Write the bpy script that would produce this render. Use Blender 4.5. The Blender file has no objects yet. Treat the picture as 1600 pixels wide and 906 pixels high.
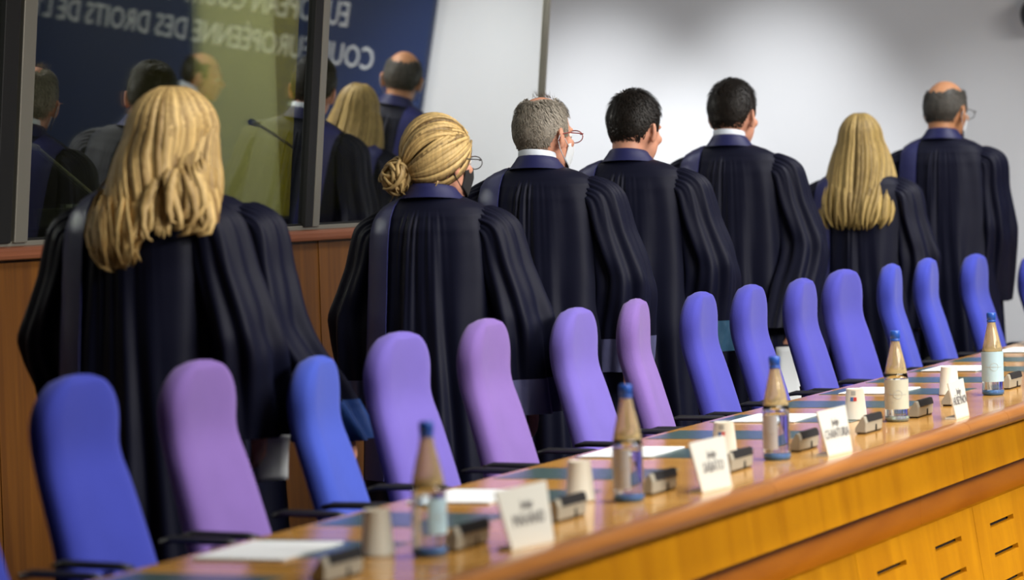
import bpy, bmesh, math, random
import numpy as np
from math import sin, cos, pi, radians, sqrt, atan2, exp
from mathutils import Vector, Matrix

SC = bpy.context.scene
COL = SC.collection
random.seed(7)
RS = np.random.RandomState(11)

# ------------------------------------------------------------------ camera
# world: x runs along the judges' bench, y from the hall towards the booth windows, z up
HC = 1.49
F = 4800.0
ROLL = 0.032
AZ = radians(24.1)
PITCH = math.atan((289.0 - 453.0) * cos(ROLL) / F)
fwd = Vector((cos(AZ) * cos(PITCH), sin(AZ) * cos(PITCH), sin(PITCH)))
r0 = Vector((sin(AZ), -cos(AZ), 0))
u0 = r0.cross(fwd)
right = r0 * cos(ROLL) - u0 * sin(ROLL)
up = u0 * cos(ROLL) + r0 * sin(ROLL)
cam_d = bpy.data.cameras.new('camera')
cam = bpy.data.objects.new('camera', cam_d)
COL.objects.link(cam)
cam.matrix_world = Matrix(((right.x, up.x, -fwd.x, 0), (right.y, up.y, -fwd.y, 0), (right.z, up.z, -fwd.z, HC), (0, 0, 0, 1)))
cam_d.sensor_width = 36
cam_d.lens = F / 1600 * 36
cam_d.clip_end = 60
cam_d.dof.use_dof = True
cam_d.dof.focus_distance = 10.3
cam_d.dof.aperture_fstop = 2.6
SC.camera = cam

# ------------------------------------------------------------------ world, lights, exposure
w = bpy.data.worlds.new('world'); SC.world = w; w.use_nodes = True
w.node_tree.nodes['Background'].inputs[0].default_value = (0.75, 0.8, 0.9, 1)
w.node_tree.nodes['Background'].inputs[1].default_value = 0.05

def area(name, loc, size, sizey, power, color, target=None, spread=180):
    l = bpy.data.lights.new(name, 'AREA'); l.shape = 'RECTANGLE'; l.size = size; l.size_y = sizey; l.spread = radians(spread)
    l.energy = power; l.color = color
    o = bpy.data.objects.new(name, l); COL.objects.link(o); o.location = loc
    if target is not None:
        o.rotation_euler = (Vector(target) - Vector(loc)).to_track_quat('-Z', 'Y').to_euler()
    return o

def spot(name, loc, target, power, angle, blend, color, rad=0.08):
    l = bpy.data.lights.new(name, 'SPOT'); l.energy = power; l.spot_size = radians(angle); l.spot_blend = blend
    l.color = color; l.shadow_soft_size = rad
    o = bpy.data.objects.new(name, l); COL.objects.link(o); o.location = loc
    o.rotation_euler = (Vector(target) - Vector(loc)).to_track_quat('-Z', 'Y').to_euler()
    return o

area('ceiling_light_bench', (10.0, 1.7, 4.1), 8, 1.2, 135, (1.0, 0.96, 0.90), (10.0, 2.7, 0.9), 100)
area('ceiling_light_hall', (7.4, -3.6, 4.15), 6, 2, 350, (1.0, 0.97, 0.92), (9.6, 2.6, 0.6), 90)
area('ceiling_light_far', (13.0, 2.2, 4.1), 2.0, 1.5, 25, (0.95, 0.96, 1.0), (12.6, 3.8, 1.0), 90)
for yy, pw, zt in ((0.7, 110, 1.3), (1.95, 130, 1.3), (3.2, 530, 1.15), (4.4, 230, 0.7), (5.62, 560, 1.15), (6.72, 600, 1.15)):
    spot('wall_washer', (13.9, yy, 4.2), (16.3, yy, zt), pw, 36, 1.0, (0.95, 0.98, 1.0))
area('wall_fill_light', (14.6, 5.2, 4.2), 0.3, 6.5, 24, (0.93, 0.96, 1.0), (16.3, 5.2, 1.6), 150)  # added cool fill without a fixture, softens contrast between the wall pools
area('booth_light', (11.0, 6.5, 3.2), 0.8, 0.4, 15, (1.0, 0.92, 0.35), (12.1, 6.6, 1.5), 110)
SC.view_settings.view_transform = 'Standard'
SC.view_settings.look = 'None'
SC.view_settings.gamma = 1.0
SC.view_settings.use_curve_mapping = False
SC.view_settings.exposure = 0.12

# ------------------------------------------------------------------ materials
def mat(name, color, rough=0.5, metal=0.0, spec=0.5, sheen=0.0, coat=0.0, trans=0.0, ior=1.45, emit=None, alpha=1.0,
        noise=None, noise_amt=0.15, bump=None, bump_s=0.1, stretch=(1, 1, 1)):
    m = bpy.data.materials.new(name); m.use_nodes = True
    nt = m.node_tree; b = nt.nodes['Principled BSDF']
    b.inputs['Base Color'].default_value = (*color, 1)
    b.inputs['Roughness'].default_value = rough
    b.inputs['Metallic'].default_value = metal
    b.inputs['Specular IOR Level'].default_value = spec
    b.inputs['Sheen Weight'].default_value = sheen
    b.inputs['Coat Weight'].default_value = coat
    b.inputs['Transmission Weight'].default_value = trans
    b.inputs['IOR'].default_value = ior
    if emit:
        b.inputs['Emission Color'].default_value = (*emit[0], 1); b.inputs['Emission Strength'].default_value = emit[1]
    tc = nt.nodes.new('ShaderNodeTexCoord'); mp = nt.nodes.new('ShaderNodeMapping')
    mp.inputs['Scale'].default_value = stretch
    nt.links.new(tc.outputs['Object'], mp.inputs['Vector'])
    if noise:
        n = nt.nodes.new('ShaderNodeTexNoise'); n.inputs['Scale'].default_value = noise; n.inputs['Detail'].default_value = 5
        nt.links.new(mp.outputs['Vector'], n.inputs['Vector'])
        cr = nt.nodes.new('ShaderNodeValToRGB')
        cr.color_ramp.elements[0].position = 0.3; cr.color_ramp.elements[1].position = 0.7
        cr.color_ramp.elements[0].color = (*[max(0, c * (1 - noise_amt)) for c in color], 1)
        cr.color_ramp.elements[1].color = (*[min(1, c * (1 + noise_amt)) for c in color], 1)
        nt.links.new(n.outputs['Fac'], cr.inputs['Fac']); nt.links.new(cr.outputs['Color'], b.inputs['Base Color'])
    if bump:
        n2 = nt.nodes.new('ShaderNodeTexNoise'); n2.inputs['Scale'].default_value = bump; n2.inputs['Detail'].default_value = 3
        nt.links.new(mp.outputs['Vector'], n2.inputs['Vector'])
        bp = nt.nodes.new('ShaderNodeBump'); bp.inputs['Strength'].default_value = bump_s; bp.inputs['Distance'].default_value = 0.01
        nt.links.new(n2.outputs['Fac'], bp.inputs['Height']); nt.links.new(bp.outputs['Normal'], b.inputs['Normal'])
    return m

def wood(name, c1, c2, stretch, rough=0.3, coat=0.0, scale=3.0, patch=0.12, spec=0.5):
    m = bpy.data.materials.new(name); m.use_nodes = True
    nt = m.node_tree; b = nt.nodes['Principled BSDF']
    tc = nt.nodes.new('ShaderNodeTexCoord'); mp = nt.nodes.new('ShaderNodeMapping'); mp.inputs['Scale'].default_value = stretch
    nt.links.new(tc.outputs['Object'], mp.inputs['Vector'])
    n = nt.nodes.new('ShaderNodeTexNoise'); n.inputs['Scale'].default_value = scale; n.inputs['Detail'].default_value = 8
    n.inputs['Distortion'].default_value = 0.6
    nt.links.new(mp.outputs['Vector'], n.inputs['Vector'])
    cr = nt.nodes.new('ShaderNodeValToRGB'); cr.color_ramp.elements[0].position = 0.32; cr.color_ramp.elements[1].position = 0.68
    cr.color_ramp.elements[0].color = (*c1, 1); cr.color_ramp.elements[1].color = (*c2, 1)
    nt.links.new(n.outputs['Fac'], cr.inputs['Fac'])
    oi = nt.nodes.new('ShaderNodeObjectInfo')
    mr = nt.nodes.new('ShaderNodeMapRange'); mr.inputs['To Min'].default_value = 1 - patch; mr.inputs['To Max'].default_value = 1 + patch
    nt.links.new(oi.outputs['Random'], mr.inputs['Value'])
    mx = nt.nodes.new('ShaderNodeVectorMath'); mx.operation = 'SCALE'
    nt.links.new(cr.outputs['Color'], mx.inputs[0]); nt.links.new(mr.outputs['Result'], mx.inputs['Scale'])
    nt.links.new(mx.outputs['Vector'], b.inputs['Base Color'])
    b.inputs['Roughness'].default_value = rough; b.inputs['Coat Weight'].default_value = coat
    b.inputs['Coat Roughness'].default_value = 0.1; b.inputs['Specular IOR Level'].default_value = spec
    return m

def tinted(name, c_dark, c_light, rough=0.5, spec=0.3, streak=60):
    """hair: per-lock tint stored in the mesh attribute 'tint', plus fine streaks"""
    m = bpy.data.materials.new(name); m.use_nodes = True
    nt = m.node_tree; b = nt.nodes['Principled BSDF']
    at = nt.nodes.new('ShaderNodeAttribute'); at.attribute_name = 'tint'
    tc = nt.nodes.new('ShaderNodeTexCoord'); mp = nt.nodes.new('ShaderNodeMapping'); mp.inputs['Scale'].default_value = (1, 1, 0.12)
    nt.links.new(tc.outputs['Object'], mp.inputs['Vector'])
    n = nt.nodes.new('ShaderNodeTexNoise'); n.inputs['Scale'].default_value = streak * 2; n.inputs['Detail'].default_value = 3
    nt.links.new(mp.outputs['Vector'], n.inputs['Vector'])
    ad = nt.nodes.new('ShaderNodeMath'); ad.operation = 'MULTIPLY_ADD'; ad.inputs[1].default_value = 0.9; ad.inputs[2].default_value = -0.45
    nt.links.new(n.outputs['Fac'], ad.inputs[0])
    ad2 = nt.nodes.new('ShaderNodeMath'); ad2.operation = 'ADD'; ad2.use_clamp = True
    nt.links.new(at.outputs['Fac'], ad2.inputs[0]); nt.links.new(ad.outputs[0], ad2.inputs[1])
    cr = nt.nodes.new('ShaderNodeValToRGB'); cr.color_ramp.elements[0].color = (*c_dark, 1); cr.color_ramp.elements[1].color = (*c_light, 1)
    nt.links.new(ad2.outputs[0], cr.inputs['Fac']); nt.links.new(cr.outputs['Color'], b.inputs['Base Color'])
    b.inputs['Roughness'].default_value = rough; b.inputs['Specular IOR Level'].default_value = spec
    return m

M = {}
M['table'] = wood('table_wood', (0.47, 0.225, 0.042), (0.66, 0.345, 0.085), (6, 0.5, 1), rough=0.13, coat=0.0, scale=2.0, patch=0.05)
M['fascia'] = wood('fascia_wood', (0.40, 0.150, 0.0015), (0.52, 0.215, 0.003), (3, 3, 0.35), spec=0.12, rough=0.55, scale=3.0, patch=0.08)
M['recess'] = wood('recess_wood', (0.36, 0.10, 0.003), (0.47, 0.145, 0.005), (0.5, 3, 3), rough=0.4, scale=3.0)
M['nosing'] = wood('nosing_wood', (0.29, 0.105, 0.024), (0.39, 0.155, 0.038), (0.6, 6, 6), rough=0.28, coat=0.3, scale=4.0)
M['mahogany'] = wood('booth_panel_wood', (0.095, 0.032, 0.004), (0.155, 0.056, 0.006), (8, 8, 0.3), rough=0.45, scale=4.0)
M['railwood'] = wood('rail_wood', (0.15, 0.05, 0.025), (0.21, 0.075, 0.037), (0.4, 6, 6), rough=0.3, coat=0.3, scale=4.0)
M['leather'] = mat('green_leather', (0.075, 0.125, 0.12), rough=0.22, bump=120, bump_s=0.08)
M['dark'] = mat('dark_gap', (0.01, 0.006, 0.004), rough=0.9)
M['white_wall'] = mat('white_wall', (0.72, 0.72, 0.735), rough=0.7, bump=60, bump_s=0.03)
M['carpet'] = mat('carpet', (0.03, 0.035, 0.06), rough=0.95, noise=200, bump=300, bump_s=0.3)
M['ceiling'] = mat('ceiling_paint', (0.30, 0.28, 0.25), rough=0.9)
M['hallwall'] = mat('hall_wall', (0.09, 0.075, 0.06), rough=0.85, noise=3)
M['blue_sign'] = mat('sign_blue', (0.013, 0.030, 0.11), rough=0.5)
M['letter'] = mat('letter_white', (0.75, 0.78, 0.80), rough=0.4)
M['olive'] = mat('booth_lining', (0.30, 0.26, 0.002), rough=0.9, noise=20)
M['booth_dark'] = mat('booth_dark', (0.012, 0.010, 0.008), rough=0.9)
M['alu'] = mat('frame_aluminium', (0.38, 0.36, 0.30), rough=0.35, metal=0.7)
M['blackframe'] = mat('black_gasket', (0.008, 0.008, 0.008), rough=0.5)
M['chrome'] = mat('chrome', (0.75, 0.72, 0.62), rough=0.35, metal=0.3)
M['brass'] = mat('brass', (0.75, 0.55, 0.18), rough=0.35, metal=0.35)
M['robe'] = mat('robe_cloth', (0.0042, 0.0050, 0.0160), rough=0.55, spec=0.17, sheen=0.0, bump=500, bump_s=0.10)
M['satin'] = mat('robe_satin', (0.013, 0.015, 0.075), rough=0.5, spec=0.35, sheen=0.0, bump=14, bump_s=0.12)
M['satin_band'] = mat('robe_satin_lit', (0.024, 0.027, 0.12), rough=0.45, spec=0.4, bump=14, bump_s=0.12)  # robe satin in a lighter colour, making up for little light on the back
M['cuff'] = mat('cuff_satin', (0.10, 0.105, 0.22), rough=0.4, spec=0.6, bump=30, bump_s=0.3)
M['cuff_blue'] = mat('cuff_satin_blue', (0.015, 0.05, 0.20), rough=0.4, spec=0.6, bump=30, bump_s=0.3)
M['cuff_teal'] = mat('cuff_satin_teal', (0.03, 0.085, 0.15), rough=0.4, spec=0.6, bump=30, bump_s=0.3)
M['skin'] = mat('skin', (0.62, 0.30, 0.20), rough=0.5, noise=25, noise_amt=0.08)
M['skin'].node_tree.nodes['Principled BSDF'].inputs['Subsurface Weight'].default_value = 0.08
M['skin'].node_tree.nodes['Principled BSDF'].inputs['Subsurface Radius'].default_value = (0.01, 0.004, 0.002)
M['skin_tan'] = mat('skin_tan', (0.50, 0.235, 0.115), rough=0.5, noise=25, noise_amt=0.08)
M['shirt'] = mat('shirt_cloth', (0.70, 0.76, 0.85), rough=0.7)
M['suit'] = mat('suit_cloth', (0.012, 0.013, 0.022), rough=0.8)
M['shoe'] = mat('shoe_leather', (0.01, 0.01, 0.01), rough=0.3)
M['mask_black'] = mat('mask_black', (0.015, 0.015, 0.017), rough=0.8)
M['mask_white'] = mat('mask_white', (0.68, 0.72, 0.76), rough=0.8)
M['eye'] = mat('eye_white', (0.7, 0.68, 0.65), rough=0.2)
M['red_frame'] = mat('glasses_red', (0.25, 0.035, 0.03), rough=0.3)
M['grey_frame'] = mat('glasses_grey', (0.12, 0.12, 0.12), rough=0.3, metal=0.6)
M['hair_blonde'] = tinted('hair_blonde', (0.15, 0.075, 0.018), (0.74, 0.52, 0.21))
M['hair_updo'] = tinted('hair_updo', (0.09, 0.05, 0.02), (0.70, 0.49, 0.20))
M['hair_long'] = tinted('hair_long', (0.08, 0.048, 0.012), (0.44, 0.31, 0.105))
M['hair_grey'] = tinted('hair_grey', (0.06, 0.05, 0.038), (0.38, 0.34, 0.28))
M['hair_black'] = tinted('hair_black', (0.004, 0.0035, 0.003), (0.020, 0.015, 0.012))
M['hair_darkgrey'] = tinted('hair_darkgrey', (0.015, 0.015, 0.014), (0.13, 0.12, 0.105))
M['paper'] = mat('paper', (0.80, 0.83, 0.84), rough=0.8)
M['plate'] = mat('plate_card', (0.70, 0.68, 0.60), rough=0.35)
M['ink'] = mat('ink', (0.16, 0.15, 0.15), rough=0.8)
M['cup'] = mat('cup_paper', (0.74, 0.69, 0.57), rough=0.6)
M['print_red'] = mat('print_red', (0.65, 0.06, 0.05), rough=0.6)
M['print_blue'] = mat('print_blue', (0.08, 0.17, 0.45), rough=0.6)
M['print_grey'] = mat('print_grey', (0.45, 0.46, 0.44), rough=0.6)
M['mic_grey'] = mat('unit_grey', (0.33, 0.31, 0.25), rough=0.5)
M['mic_dark'] = mat('unit_grille', (0.02, 0.02, 0.022), rough=0.9, spec=0.2)
M['black'] = mat('black_plastic', (0.012, 0.012, 0.014), rough=0.45)
M['cap'] = mat('cap_blue', (0.02, 0.09, 0.42), rough=0.35)
M['label_cream'] = mat('label_cream', (0.50, 0.50, 0.40), rough=0.6)
M['label_blue'] = mat('label_blue', (0.42, 0.60, 0.68), rough=0.6)
M['label_pale'] = mat('label_pale', (0.55, 0.56, 0.58), rough=0.6)
M['glass_tint'] = mat('bottle_glass', (0.93, 0.96, 0.97), rough=0.02, trans=1.0, ior=1.42)
M['glass_neck_lit'] = mat('neck_glass_warm_light', (1.0, 0.84, 0.52), rough=0.06, trans=0.82, ior=1.25)  # clear glass; amber tint painted in for warm light refracted through the neck
M['glass_base_blue'] = mat('bottle_base_blue', (0.18, 0.42, 0.85), rough=0.1, trans=0.7, ior=1.3)
M['glass_base_clear'] = mat('bottle_base_clear', (0.75, 0.9, 0.8), rough=0.1, trans=0.8, ior=1.3)
M['water'] = mat('water', (0.90, 0.95, 1.0), rough=0.0, trans=1.0, ior=1.33)

def glass_pane(name, refl, trans_col, trans_amt):
    m = bpy.data.materials.new(name); m.use_nodes = True; nt = m.node_tree
    nt.nodes.remove(nt.nodes['Principled BSDF'])
    out = nt.nodes['Material Output']
    g = nt.nodes.new('ShaderNodeBsdfGlossy'); g.inputs['Roughness'].default_value = 0.015
    g.inputs['Color'].default_value = (*refl, 1)
    t = nt.nodes.new('ShaderNodeBsdfTransparent'); t.inputs['Color'].default_value = (*trans_col, 1)
    mx = nt.nodes.new('ShaderNodeMixShader'); mx.inputs[0].default_value = trans_amt
    nt.links.new(g.outputs[0], mx.inputs[1]); nt.links.new(t.outputs[0], mx.inputs[2]); nt.links.new(mx.outputs[0], out.inputs[0])
    return m
M['pane_mirror'] = glass_pane('booth_glass_coated', (0.98, 1.0, 0.985), (0.6, 0.65, 0.6), 0.12)
M['pane_clear'] = glass_pane('booth_glass_clear', (0.95, 1.0, 0.98), (0.85, 0.88, 0.75), 0.5)

def fabric(name, col):
    return mat(name, col, rough=0.85, spec=0.15, sheen=0.12, noise=6, noise_amt=0.06, bump=350, bump_s=0.12)
FAB = {'blue': fabric('chair_fabric_blue', (0.045, 0.06, 0.40)),
       'indigo': fabric('chair_fabric_indigo', (0.062, 0.062, 0.38)),
       'violet': fabric('chair_fabric_violet', (0.15, 0.112, 0.44)),
       'purple': fabric('chair_fabric_purple', (0.20, 0.12, 0.38)),
       'bright': fabric('chair_fabric_bright_blue', (0.05, 0.085, 0.46))}

# ------------------------------------------------------------------ helpers
def link(name, me, m=None, parent=None, smooth=False, loc=None):
    o = bpy.data.objects.new(name, me); COL.objects.link(o)
    if m is not None and len(me.materials) == 0: me.materials.append(m)
    if parent is not None: o.parent = parent
    if loc is not None: o.location = loc
    if smooth: me.shade_smooth()
    return o

def pydata(name, V, Fc, m=None, parent=None, smooth=False, loc=None, tint=None):
    me = bpy.data.meshes.new(name); me.from_pydata([tuple(v) for v in V], [], [tuple(f) for f in Fc]); me.update()
    if tint is not None:
        a = me.attributes.new('tint', 'FLOAT', 'POINT'); a.data.foreach_set('value', np.asarray(tint, dtype=np.float32))
    return link(name, me, m, parent, smooth, loc)

def thing(name, label, cat, loc=(0, 0, 0), rz=0.0, group=None):
    o = bpy.data.objects.new(name, None); COL.objects.link(o); o.location = loc; o.rotation_euler = (0, 0, rz)
    o.empty_display_size = 0.1
    o['label'] = label; o['category'] = cat
    if group: o['group'] = group
    return o

def tag(o, label, cat, group=None):
    o['label'] = label; o['category'] = cat
    if group: o['group'] = group
    return o

def struct(o):
    o['kind'] = 'structure'; return o

class MB:
    def __init__(s): s.V = []; s.F = []; s.T = []
    def add(s, V, Fc, tint=0.5):
        k = len(s.V); s.V += [tuple(v) for v in V]; s.F += [tuple(i + k for i in f) for f in Fc]; s.T += [tint] * len(V)
    def box(s, x0, x1, y0, y1, z0, z1, lean=0.0):
        # lean: y shift of the lower face relative to the upper one
        V = [(x0, y0 + lean, z0), (x1, y0 + lean, z0), (x1, y1 + lean, z0), (x0, y1 + lean, z0), (x0, y0, z1), (x1, y0, z1), (x1, y1, z1), (x0, y1, z1)]
        s.add(V, [(0, 3, 2, 1), (4, 5, 6, 7), (0, 1, 5, 4), (1, 2, 6, 5), (2, 3, 7, 6), (3, 0, 4, 7)])
    def tube(s, pts, rad, n=8, flat=None, tint=0.5, cap=True):
        pts = [Vector(p) for p in pts]; k = len(pts); V = []; Fc = []
        prev = None
        for i, p in enumerate(pts):
            d = (pts[min(i + 1, k - 1)] - pts[max(i - 1, 0)])
            if d.length < 1e-9: d = Vector((0, 0, 1))
            d.normalize()
            if flat is not None:
                nrm = Vector(flat[i]); a = nrm - d * nrm.dot(d)
                if a.length < 1e-6: a = Vector((1, 0, 0)).cross(d)
                a.normalize()
            else:
                if prev is None:
                    a = d.orthogonal().normalized()
                else:
                    a = (prev - d * prev.dot(d)).normalized()
                prev = a
            b = d.cross(a)
            r = rad[i] if hasattr(rad, '__len__') else rad
            ra, rb = (r if not hasattr(r, '__len__') else r[0]), (r if not hasattr(r, '__len__') else r[1])
            for j in range(n):
                t = 2 * pi * j / n
                V.append(p + a * (ra * cos(t)) + b * (rb * sin(t)))
        for i in range(k - 1):
            for j in range(n):
                Fc.append((i * n + j, i * n + (j + 1) % n, (i + 1) * n + (j + 1) % n, (i + 1) * n + j))
        if cap:
            Fc.append(tuple(range(n))[::-1]); Fc.append(tuple((k - 1) * n + j for j in range(n)))
        s.add(V, Fc, tint)
    def ellip(s, c, r, rot=None, nu=20, nv=14, tint=0.5):
        V = []; Fc = []
        R = rot if rot is not None else Matrix.Identity(3)
        for i in range(nv + 1):
            th = pi * i / nv
            for j in range(nu):
                ph = 2 * pi * j / nu
                v = R @ Vector((r[0] * sin(th) * cos(ph), r[1] * sin(th) * sin(ph), r[2] * cos(th)))
                V.append((c[0] + v.x, c[1] + v.y, c[2] + v.z))
        for i in range(nv):
            for j in range(nu):
                Fc.append((i * nu + j, (i + 1) * nu + j, (i + 1) * nu + (j + 1) % nu, i * nu + (j + 1) % nu))
        s.add(V, Fc, tint)
    def lathe(s, prof, n=28, c=(0, 0, 0)):
        V = []; Fc = []
        for r, z in prof:
            for j in range(n):
                t = 2 * pi * j / n; V.append((c[0] + r * cos(t), c[1] + r * sin(t), c[2] + z))
        k = len(prof)
        for i in range(k - 1):
            for j in range(n):
                Fc.append((i * n + j, i * n + (j + 1) % n, (i + 1) * n + (j + 1) % n, (i + 1) * n + j))
        s.add(V, Fc)
    def build(s, name, m, parent=None, smooth=False, loc=None, tint=False):
        return pydata(name, s.V, s.F, m, parent, smooth, loc, s.T if tint else None)

def bevel(o, wdt=0.004, seg=2):
    b = o.modifiers.new('bevel', 'BEVEL'); b.width = wdt; b.segments = seg; b.limit_method = 'ANGLE'; b.angle_limit = radians(40)
    return o

def boxo(name, m, x0, x1, y0, y1, z0, z1, parent=None, bev=0.0, lean=0.0):
    a = MB(); a.box(x0, x1, y0, y1, z0, z1, lean); o = a.build(name, m, parent)
    if bev: bevel(o, bev)
    return o

def text(name, body, size, m, parent, Mx, sx=1.0, extrude=0.001, align='LEFT'):
    c = bpy.data.curves.new(name, 'FONT'); c.body = body; c.size = size; c.extrude = extrude; c.align_x = align
    c.resolution_u = 2
    o = bpy.data.objects.new(name, c); COL.objects.link(o); c.materials.append(m)
    bpy.context.view_layer.update()
    me = bpy.data.meshes.new_from_object(o.evaluated_get(bpy.context.evaluated_depsgraph_get()))
    bpy.data.objects.remove(o); bpy.data.curves.remove(c)
    o = bpy.data.objects.new(name, me); COL.objects.link(o); me.materials.clear(); me.materials.append(m)
    o.parent = parent; o.matrix_local = Mx @ Matrix.Diagonal((sx, 1, 1, 1))
    return o

# ------------------------------------------------------------------ setting
WX = 16.3          # far white wall
GY = 5.35          # foot of the inclined booth glazing
SILL = 1.36
TILT = radians(5.5)
struct(boxo('floor', M['carpet'], -6, WX + 0.1, -8, 8.6, -0.1, 0.0))
struct(boxo('ceiling', M['ceiling'], -6, WX + 0.1, -8, 8.6, 4.3, 4.4))
struct(boxo('wall_far', M['white_wall'], WX, WX + 0.12, -8, 8.6, 0, 4.3))
struct(boxo('wall_near', M['hallwall'], -6.12, -6, -8, 8.6, 0, 4.3))
struct(boxo('wall_right', M['hallwall'], -6, WX, -8.12, -8, 0, 4.3))
struct(boxo('wall_booth_rear', M['olive'], -6, 12.2, 7.65, 7.77, 0, 4.3))
struct(boxo('wall_passage', M['white_wall'], 12.2, WX, 7.65, 7.77, 0, 4.3))
struct(boxo('baseboard_far', M['white_wall'], WX - 0.015, WX, 5.6, 8.6, 0, 0.1))

# wood clad wall under the booth windows, vertical boards
wl = bpy.data.objects.new('wall_left', None); COL.objects.link(wl); struct(wl)
GEND = 12.22
xx = 2.4
boxo('core', M['booth_dark'], -6, GEND, GY + 0.05, GY + 0.12, 0, SILL - 0.05, wl)
i = 0
while xx < GEND - 0.01:
    x1 = min(xx + 0.145, GEND)
    boxo('board', M['mahogany'], xx + 0.001, x1 - 0.001, GY + 0.015 + 0.0015 * (i % 3), GY + 0.05, 0.1, SILL - 0.055, wl)
    xx = x1; i += 1
boxo('end_panel', M['white_wall'], GEND, GEND + 0.05, GY + 0.0, 7.65, 0, 4.3, wl)
boxo('base_board', M['booth_dark'], 2.4, GEND, GY + 0.005, GY + 0.05, 0, 0.1, wl)
rail = boxo('trim_1', M['railwood'], -6, GEND + 0.03, GY - 0.03, GY + 0.13, SILL - 0.055, SILL - 0.012, None, 0.014); struct(rail)
sillt = boxo('trim_2', M['alu'], -6, GEND + 0.03, GY - 0.01, GY + 0.1, SILL - 0.012, SILL + 0.004, None, 0.002); struct(sillt)

# tilted glazing: local frame x along wall, z up the pane
def window(name, x0, x1, m, left_frame, right_frame):
    w_ = bpy.data.objects.new(name, None); COL.objects.link(w_); struct(w_)
    w_.location = (0, GY, SILL); w_.rotation_euler = (TILT, 0, 0)
    Hh = 2.9
    p = boxo('pane', m, x0, x1, -0.004, 0.004, 0.004, Hh, w_)
    p['kind'] = 'structure'
    if left_frame: boxo('window_frame', left_frame[0], x0 - left_frame[1], x0, -0.02, 0.05, 0, Hh, w_, 0.003)
    if right_frame: boxo('window_frame', right_frame[0], x1, x1 + right_frame[1], -0.02, 0.05, 0, Hh, w_, 0.003)
    boxo('gasket', M['blackframe'], x0, x1, -0.006, 0.006, 0.0, 0.012, w_)
    return w_
window('window_1', 5.0, 8.02, M['pane_clear'], None, (M['blackframe'], 0.085))
window('window_2', 8.20, 10.06, M['pane_clear'], (M['alu'], 0.075), (M['blackframe'], 0.062))
window('window_3', 10.175, GEND - 0.01, M['pane_mirror'], (M['alu'], 0.05), (M['alu'], 0.02))
# booth inside
struct(boxo('wall_booth_partition', M['olive'], 12.08, 12.14, GY + 0.3, 6.52, 0, 4.3))
struct(boxo('wall_booth_dark', M['booth_dark'], 4.5, 12.1, 6.95, 7.05, 0, 4.3))
boothdesk = boxo('booth_desk', M['booth_dark'], 5.0, 12.0, GY + 0.14, GY + 0.95, 1.355, 1.39, None, 0.004)
boxo('desk_support', M['booth_dark'], 5.2, 5.26, GY + 0.16, GY + 0.7, 0.0, 1.355, boothdesk)
boxo('desk_support', M['booth_dark'], 9.9, 9.96, GY + 0.16, GY + 0.7, 0.0, 1.355, boothdesk)
tag(boothdesk, 'dark interpreters desk running behind the booth windows', 'desk')

def lamp(loc, ang, L, m, label, head=True, rise=0.9, pw=1.0):
    t = thing('gooseneck_lamp', label, 'lamp', loc)
    a = MB(); a.lathe([(0.0, 0), (0.045, 0), (0.045, 0.015), (0.012, 0.03), (0, 0.03)], 20); a.build('base', M['black'], t, True)
    a = MB(); d = Vector((cos(ang), sin(ang), 0))
    pts = [Vector((0, 0, 0.02)) + d * (L * s_) + Vector((0, 0, L * rise * s_ ** pw)) for s_ in np.linspace(0, 1, 10)]
    a.tube(pts, 0.006, 8); a.build('arm', m, t, True)
    a = MB(); a.tube([pts[-1], pts[-1] + d * 0.06 + Vector((0, 0, 0.01))], [0.010, 0.014], 10); a.build('head', m, t, True)
    return t
lamp((9.55, 5.8, 1.39), radians(180), 0.54, M['chrome'], 'thin chrome gooseneck lamp in the left booth window, left of the blonde hair', rise=0.48, pw=1.0)
lamp((11.3, 5.8, 1.39), radians(180), 0.71, M['brass'], 'brass gooseneck lamp in the booth window right of the long blonde wavy hair', rise=0.49, pw=0.6)
def headphones(loc, rz, label):
    t = thing('headphones', label, 'headphones', loc, rz)
    a = MB(); a.tube([(0.085 * cos(s_), 0, 0.10 + 0.10 * sin(s_)) for s_ in np.linspace(0, pi, 16)], 0.005, 6); a.build('headband', M['black'], t, True)
    for s_ in (-1, 1):
        a = MB(); a.ellip((s_ * 0.08, 0, 0.07), (0.022, 0.04, 0.045)); a.build('ear_cup', M['black'], t, True)
headphones((10.86, 5.75, 1.39), 0.5, 'black headphones on the booth desk beside the brass lamp')
headphones((9.5, 5.62, 1.39), 0.3, 'black headphones on the booth desk beside the chrome lamp')
co = boxo('interpreter_console', M['mic_grey'], 9.1, 9.34, 5.68, 5.88, 1.39, 1.46, None, 0.01, 0.0)
tag(co, 'grey interpreter console on the booth desk behind the glass, below the chrome lamp', 'console')
for q in range(4):
    a = MB(); a.lathe([(0, 0), (0.012, 0), (0.012, 0.012), (0, 0.012)], 14, (9.13 + q * 0.055, 5.76, 1.46)); a.build('button', M['paper'], co, True)
mon = thing('monitor', 'small dark monitor standing on the booth desk behind the wavy blonde hair', 'monitor', (10.3, 5.92, 1.39), 0.3)
boxo('screen', M['black'], -0.12, 0.12, -0.01, 0.01, 0.10, 0.43, mon, 0.004); boxo('stand', M['black'], -0.05, 0.05, -0.04, 0.04, 0, 0.012, mon, 0.003); boxo('stand', M['black'], -0.015, 0.015, -0.008, 0.008, 0.012, 0.10, mon)

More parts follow.
